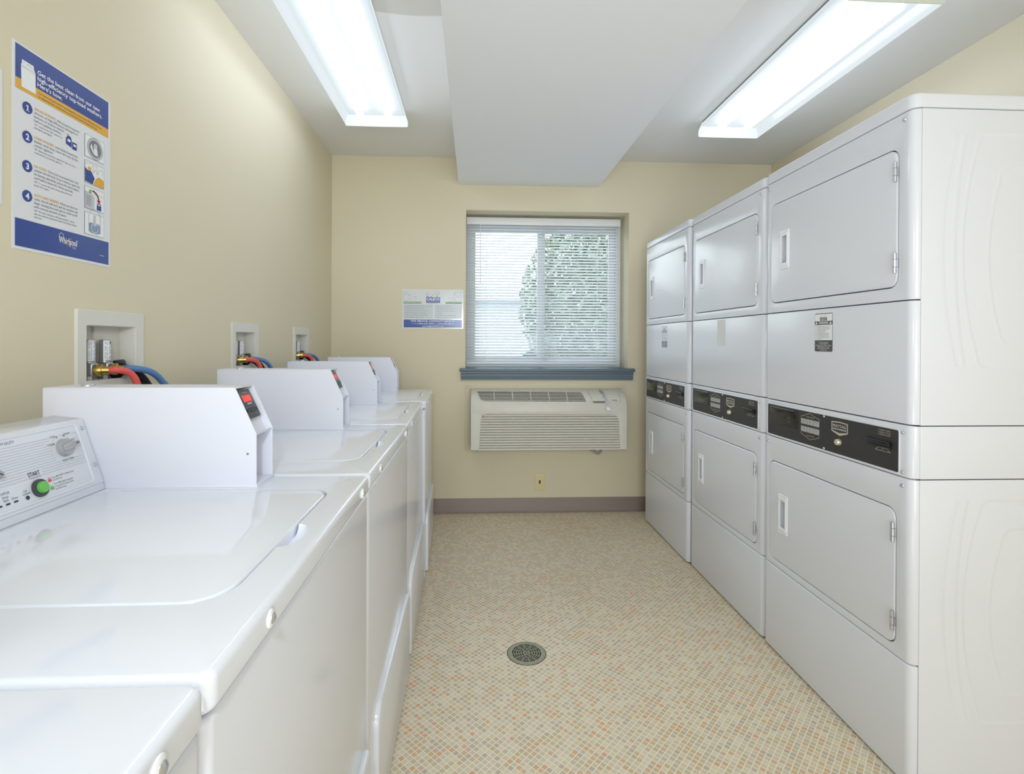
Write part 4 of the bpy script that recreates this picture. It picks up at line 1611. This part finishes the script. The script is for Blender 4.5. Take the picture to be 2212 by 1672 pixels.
b.text(sg, 'www.CALECO.net', -.1155, 1.4865, .0046, c, 5, align='C', width=.042)
left_rows = ('Empty pockets and place clothes in washer. Do not overload.', 'Add HE liquid detergent/pods. No Powder.', 'Close lid/door. Machine will not operate with it open.', 'Select desired temperature and cycle settings.', 'Insert coins or card and press start. Cycle will begin.', 'When the lights go out, cycle is complete.')
wd = (.183, .131, .152, .137, .153, .121)
for k, tx in enumerate(left_rows):
    b.text(sg, tx, -.4710, 1.4245 - k * .0157, .0052, c + .0003, 6, width=wd[k])
    b.text(sg, str(k + 1) + '.', -.4800, 1.4245 - k * .0157, .0052, c + .0003, 6)
rt_rows = (('1.', 'Clean lint screen for efficient drying.', .104), ('2.', 'Place clothes in dryer. Do not overload.', .119), ('3.', 'Select temperature setting according to tag', .127), ('', 'on garments.', .038), ('4.', 'Close door, insert coins or card and press start.', .132), ('5.', 'Remove clothes promptly to ensure wrinkle free.', .138))
for k, (n_, tx, w_) in enumerate(rt_rows):
    b.text(sg, tx, -.2580, 1.4225 - k * .0157, .0052, c + .0003, 6, width=w_)
    if n_:
        b.text(sg, n_, -.2680, 1.4225 - k * .0157, .0052, c + .0003, 6)
b.text(sg, 'FOR SERVICE, CONTACT CALECO', -.4335, 1.3185, .0110, c + .0003, 4, width=.297, bold=.02)
b.text(sg, 'call, today', -.4280, 1.3030, .0050, c + .0003, 4, width=.032)
b.text(sg, '1.800.662.7444', -.3910, 1.3015, .0095, c + .0003, 4, width=.112, bold=.01)
b.text(sg, 'local', -.2710, 1.3020, .0050, c + .0003, 4, width=.018)
b.text(sg, '610-692-8000', -.2460, 1.3010, .0095, c + .0003, 4, width=.103, bold=.01)
b.text(sg, 'service@CALECO.net', -.3560, 1.2850, .0090, c + .0003, 4, width=.144, bold=.01)
M['signp'] = mat('laminated white sign', (222, 225, 228), 0.12, bump=0.15, bscale=60)
o = obj('service_sign', b, ['signp', 'sgrey', 'sblue', 'sgreen', 'white', 'sline', 'ptext'], recalc=False)
tag(o, 'small landscape laundry service sign on the back wall, left of the window', 'sign')

# ------------------------------------------------------------------ wall air conditioner
ac = empty('air_conditioner', (.50, YB, .46))
tag(ac, 'cream through-wall air conditioner below the window, slatted front', 'air conditioner')
AX0, AX1 = -.020, 1.019


def la(o):
    o.location = Vector((-.50, -YB, -.46))
    return o


yz = lambda a, z, c: (c, a, z)
prof = [(YB, .4620), (YB, .8620), (3.510, .8600), (3.484, .8520), (3.455, .8400), (3.428, .8260), (3.405, .8080), (3.388, .7830), (3.378, .7550), (3.375, .7250), (3.378, .4720), (3.386, .4640), (3.400, .4620)]
b = B()
b.prism(prof, yz, AX0, AX1)
body = obj('front_cover', b, 'acp', ac)
cc = B()
cc.prism([(p[0], p[1]) for p in rr(.064, .4, .940, .7035, (.01, .01, .04, .04), 6)] and [(a, z) for a, z in ((.0300, .40), (.9790, .40), (.9650, .655), (.958, .682), (.940, .6980), (.925, .7030), (.080, .7080), (.065, .7030), (.052, .690), (.046, .665))], lambda a, z, c: (a, c, z), 3.30, 3.402)
# discharge louvre opening on the slope
cg = B()
top_o = [(.010, .846), (.728, .846), (.752, .790), (.075, .790), (.045, .800), (.030, .815)]
sl_o = lambda a, z, c: (a, 3.35 + c, z)
cg.prism([(.022, .846), (.728, .843), (.748, .787), (.072, .7905), (.048, .797), (.036, .812)], lambda a, z, c: (a, c, z), 3.30, 3.520)
cut(body, [cc, cg], bevel=.0015, seg=2, ang=45)
la(body)
b = B()
# front grille louvres: each slat leans out at its foot
zz = .4640
pitch = .0172
k = 0
while zz < .700:
    z1_ = min(zz + pitch, .706)
    f = (zz - .464) / .24
    x0 = .033 + .016 * f + (.014 if zz > .682 else 0)
    x1 = .976 - .010 * f - (.016 if zz > .682 else 0)
    b.prism([(3.3780, zz + .0045), (3.3765, zz + .0065), (3.3775, zz + .0090), (3.3880, z1_ + .0012), (3.396, z1_ + .0012), (3.396, z1_ - .001), (3.3850, zz + .0055)], yz, x0, x1)
    zz += pitch
    k += 1
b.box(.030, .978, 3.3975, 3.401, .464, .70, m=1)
la(obj('intake_grille', b, ['acp', 'acd'], ac))
b = B()
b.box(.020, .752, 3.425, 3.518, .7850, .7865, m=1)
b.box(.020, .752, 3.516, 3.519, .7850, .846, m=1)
def lv(u):
    """point on the slope line between the opening's top and foot"""
    return 3.4600 - .0600 * u, .8420 - .0500 * u


for i in range(6):
    u = .04 + i * .172
    y, z = lv(u)
    b.prism([(y, z), (y - .0035, z - .0035), (y + .004, z - .0055), (y + .012, z - .001)], yz, .020 + .014 * max(0, i - 3), .728 + i * .0035)
for i in range(5):
    xx = .135 + i * .1225
    (ya_, za_), (yb_, zb_) = lv(-.05), lv(1.02)
    b.prism([(ya_, za_ + .002), (yb_, zb_ + .002), (yb_ + .006, zb_ - .004), (ya_ + .006, za_ - .004)], yz, xx - .0022, xx + .0022)
la(obj('discharge_louvre', b, ['acp', 'acd'], ac))
# control door: lies on the slope
n_s = Vector((0, -.62, .78))


def on_slope(x, u, c):
    """u 0..1 from the top of the slope to its foot"""
    seq = [(3.484, .8520), (3.455, .8400), (3.428, .8260), (3.405, .8080), (3.388, .7830), (3.378, .7550), (3.375, .7250)]
    f = u * (len(seq) - 1)
    i = min(int(f), len(seq) - 2)
    t = f - i
    y, z = seq[i][0] + (seq[i + 1][0] - seq[i][0]) * t, seq[i][1] + (seq[i + 1][1] - seq[i][1]) * t
    dy, dz = seq[i + 1][0] - seq[i][0], seq[i + 1][1] - seq[i][1]
    L = math.hypot(dy, dz)
    return (x, y + dz / L * c, z - dy / L * c)


def sheet(b, x0f, x1f, u0, u1, c, m=0, n=10):
    for i in range(n):
        a, q = u0 + (u1 - u0) * i / n, u0 + (u1 - u0) * (i + 1) / n
        b.faces([on_slope(x0f(a), a, c), on_slope(x1f(a), a, c), on_slope(x1f(q), q, c), on_slope(x0f(q), q, c)], m)


b = B()
sheet(b, lambda u: .770 + .030 * u, lambda u: .978 - (.010 * max(0, u - .5)), .02, .62, .0016)
sheet(b, lambda u: .7685 + .030 * u, lambda u: .7700 + .030 * u, .02, .66, .0022, 1)
sheet(b, lambda u: .978 - (.010 * max(0, u - .5)), lambda u: .9792 - (.010 * max(0, u - .5)), .02, .66, .0022, 1)
sheet(b, lambda u: .794, lambda u: .872, .63, .69, .0022, 1, 3)
la(obj('control_door', b, ['acp', 'acd'], ac, recalc=False))
b = B()
sheet(b, lambda u: .850 + .036 * u, lambda u: .873 + .036 * u, .0, .95, .0045)
sheet(b, lambda u: .850 + .036 * u, lambda u: .8508 + .036 * u, .0, .95, .0035)
sheet(b, lambda u: .8722 + .036 * u, lambda u: .873 + .036 * u, .0, .95, .0035)
b.lathe(on_slope(.896, .88, .0045), (0, -1, 0), [(0, .0050), (.002, .0045), (.003, .002)], 14)
la(obj('metal_strap', b, 'tape', ac, recalc=False))
b = B()
lm = lambda a, z, c: on_slope(a, .60 - z / .17, .0026)
b.text(lm, 'Amana', .922, .0, .0075, 0, 0, width=.036, bold=.02)
la(obj('maker_badge', b, 'ltext', ac, recalc=False))
b = B()
b.tube(smooth_path([(.802, 3.46, .468), (.802, 3.445, .452), (.822, 3.440, .440), (.840, 3.438, .432), (.856, 3.44, .440), (.862, 3.45, .456), (.862, 3.46, .470)]), .0085, 14)
b.box(.786, .822, 3.45, 3.475, .446, .465, r=.003)
la(obj('cable_conduit', b, 'cable', ac))

# ------------------------------------------------------------------ switch plate
sw = empty('switch_plate', (.460, YB, .211))
tag(sw, 'ivory switch plate low on the back wall under the air conditioner', 'switch plate')
mps = lambda a, z, c: (a, -c, z)
b = B()
slab(b, mps, -.0365, -.0585, .0365, .0585, .003, .0, .005, edge=.003)
pl = obj('plate', b, 'ivory', sw)
b = B()
slab(b, mps, -.0055, -.0120, .0055, .0125, .001, .0045, .0055, edge=.0003)
slab(b, mps, -.0040, -.0010, .0040, .0100, .001, .0050, .0085, edge=.001, m=1)
obj('toggle_slot', b, ['black', 'char'], sw)
for z in (-.030, .030):
    b = B()
    screw(b, (0, -.005, z), (0, -1, 0), .0026)
    obj('screw', b, 'ivory', pl)

# ------------------------------------------------------------------ floor drain
dr = empty('floor_drain', (.204, 1.940, 0))
tag(dr, 'round slotted metal floor drain in the middle of the tiled floor', 'floor drain')
b = B()
b.lathe((0, 0, .0003), (0, 0, 1), [(0, .0725), (.0008, .0722), (.0016, .0700), (.0016, .0655), (.0010, .0650)], 64, capped=False)
b.lathe((0, 0, .0003), (0, 0, 1), [(0, .0745), (.0003, .0735), (.0003, .072)], 64, 1, capped=False)
obj('rim', b, ['drain', 'hole'], dr)
b = B()
fm = lambda a, q, c: (a, q, c)
b.disc(fm, 0, 0, .0655, .0005, 1, 64)
rings = [(0, .0045), (.0085, .0145), (.0195, .0235), (.0285, .0325), (.0375, .0415), (.0465, .0500), (.0550, .0655)]
for (r0, r1) in rings:
    n = 48
    for i in range(n):
        p, q = 2 * PI * i / n, 2 * PI * (i + 1) / n
        v = [(r0 * math.cos(p), r0 * math.sin(p)), (r1 * math.cos(p), r1 * math.sin(p)), (r1 * math.cos(q), r1 * math.sin(q)), (r0 * math.cos(q), r0 * math.sin(q))]
        if r0 < 1e-6:
            v = [v[0], v[1], v[2]]
        b.faces([(x, y, .0019) for x, y in v], 0)
for j, (r0, r1, n, ph) in enumerate(((.0045, .0085, 3, .3), (.0145, .0195, 6, 0), (.0235, .0285, 10, .15), (.0325, .0375, 12, .1), (.0415, .0465, 12, .1), (.0500, .0550, 12, .1))):
    for i in range(n):
        t = 2 * PI * i / n + ph
        ca, sa = math.cos(t), math.sin(t)
        w = .0017
        b.faces([(r0 * ca - w * sa, r0 * sa + w * ca, .00185), (r0 * ca + w * sa, r0 * sa - w * ca, .00185), (r1 * ca + w * sa, r1 * sa - w * ca, .00185), (r1 * ca - w * sa, r1 * sa + w * ca, .00185)], 0)
for t in (.9, -2.2):
    b.lathe((.0600 * math.cos(t), .0600 * math.sin(t), .0017), (0, 0, 1), [(0, .0045), (.0008, .004)], 14, 0)
obj('grate', b, ['drain', 'hole'], dr, recalc=False)

b = B()
b.prism([(-.006, -.004), (.003, -.006), (.007, .001), (.001, .006), (-.005, .004)], lambda a, q, c: (a, q, c), .0002, .0012)
b.prism([(-.002, .006), (.004, .004), (.005, .011), (-.001, .012)], lambda a, q, c: (a, q, c), .0002, .0022)
tag(obj('paper_scrap', b, 'debris', loc=(.966, 1.891, 0)), 'tiny white paper scrap on the floor in front of the middle dryer', 'litter')
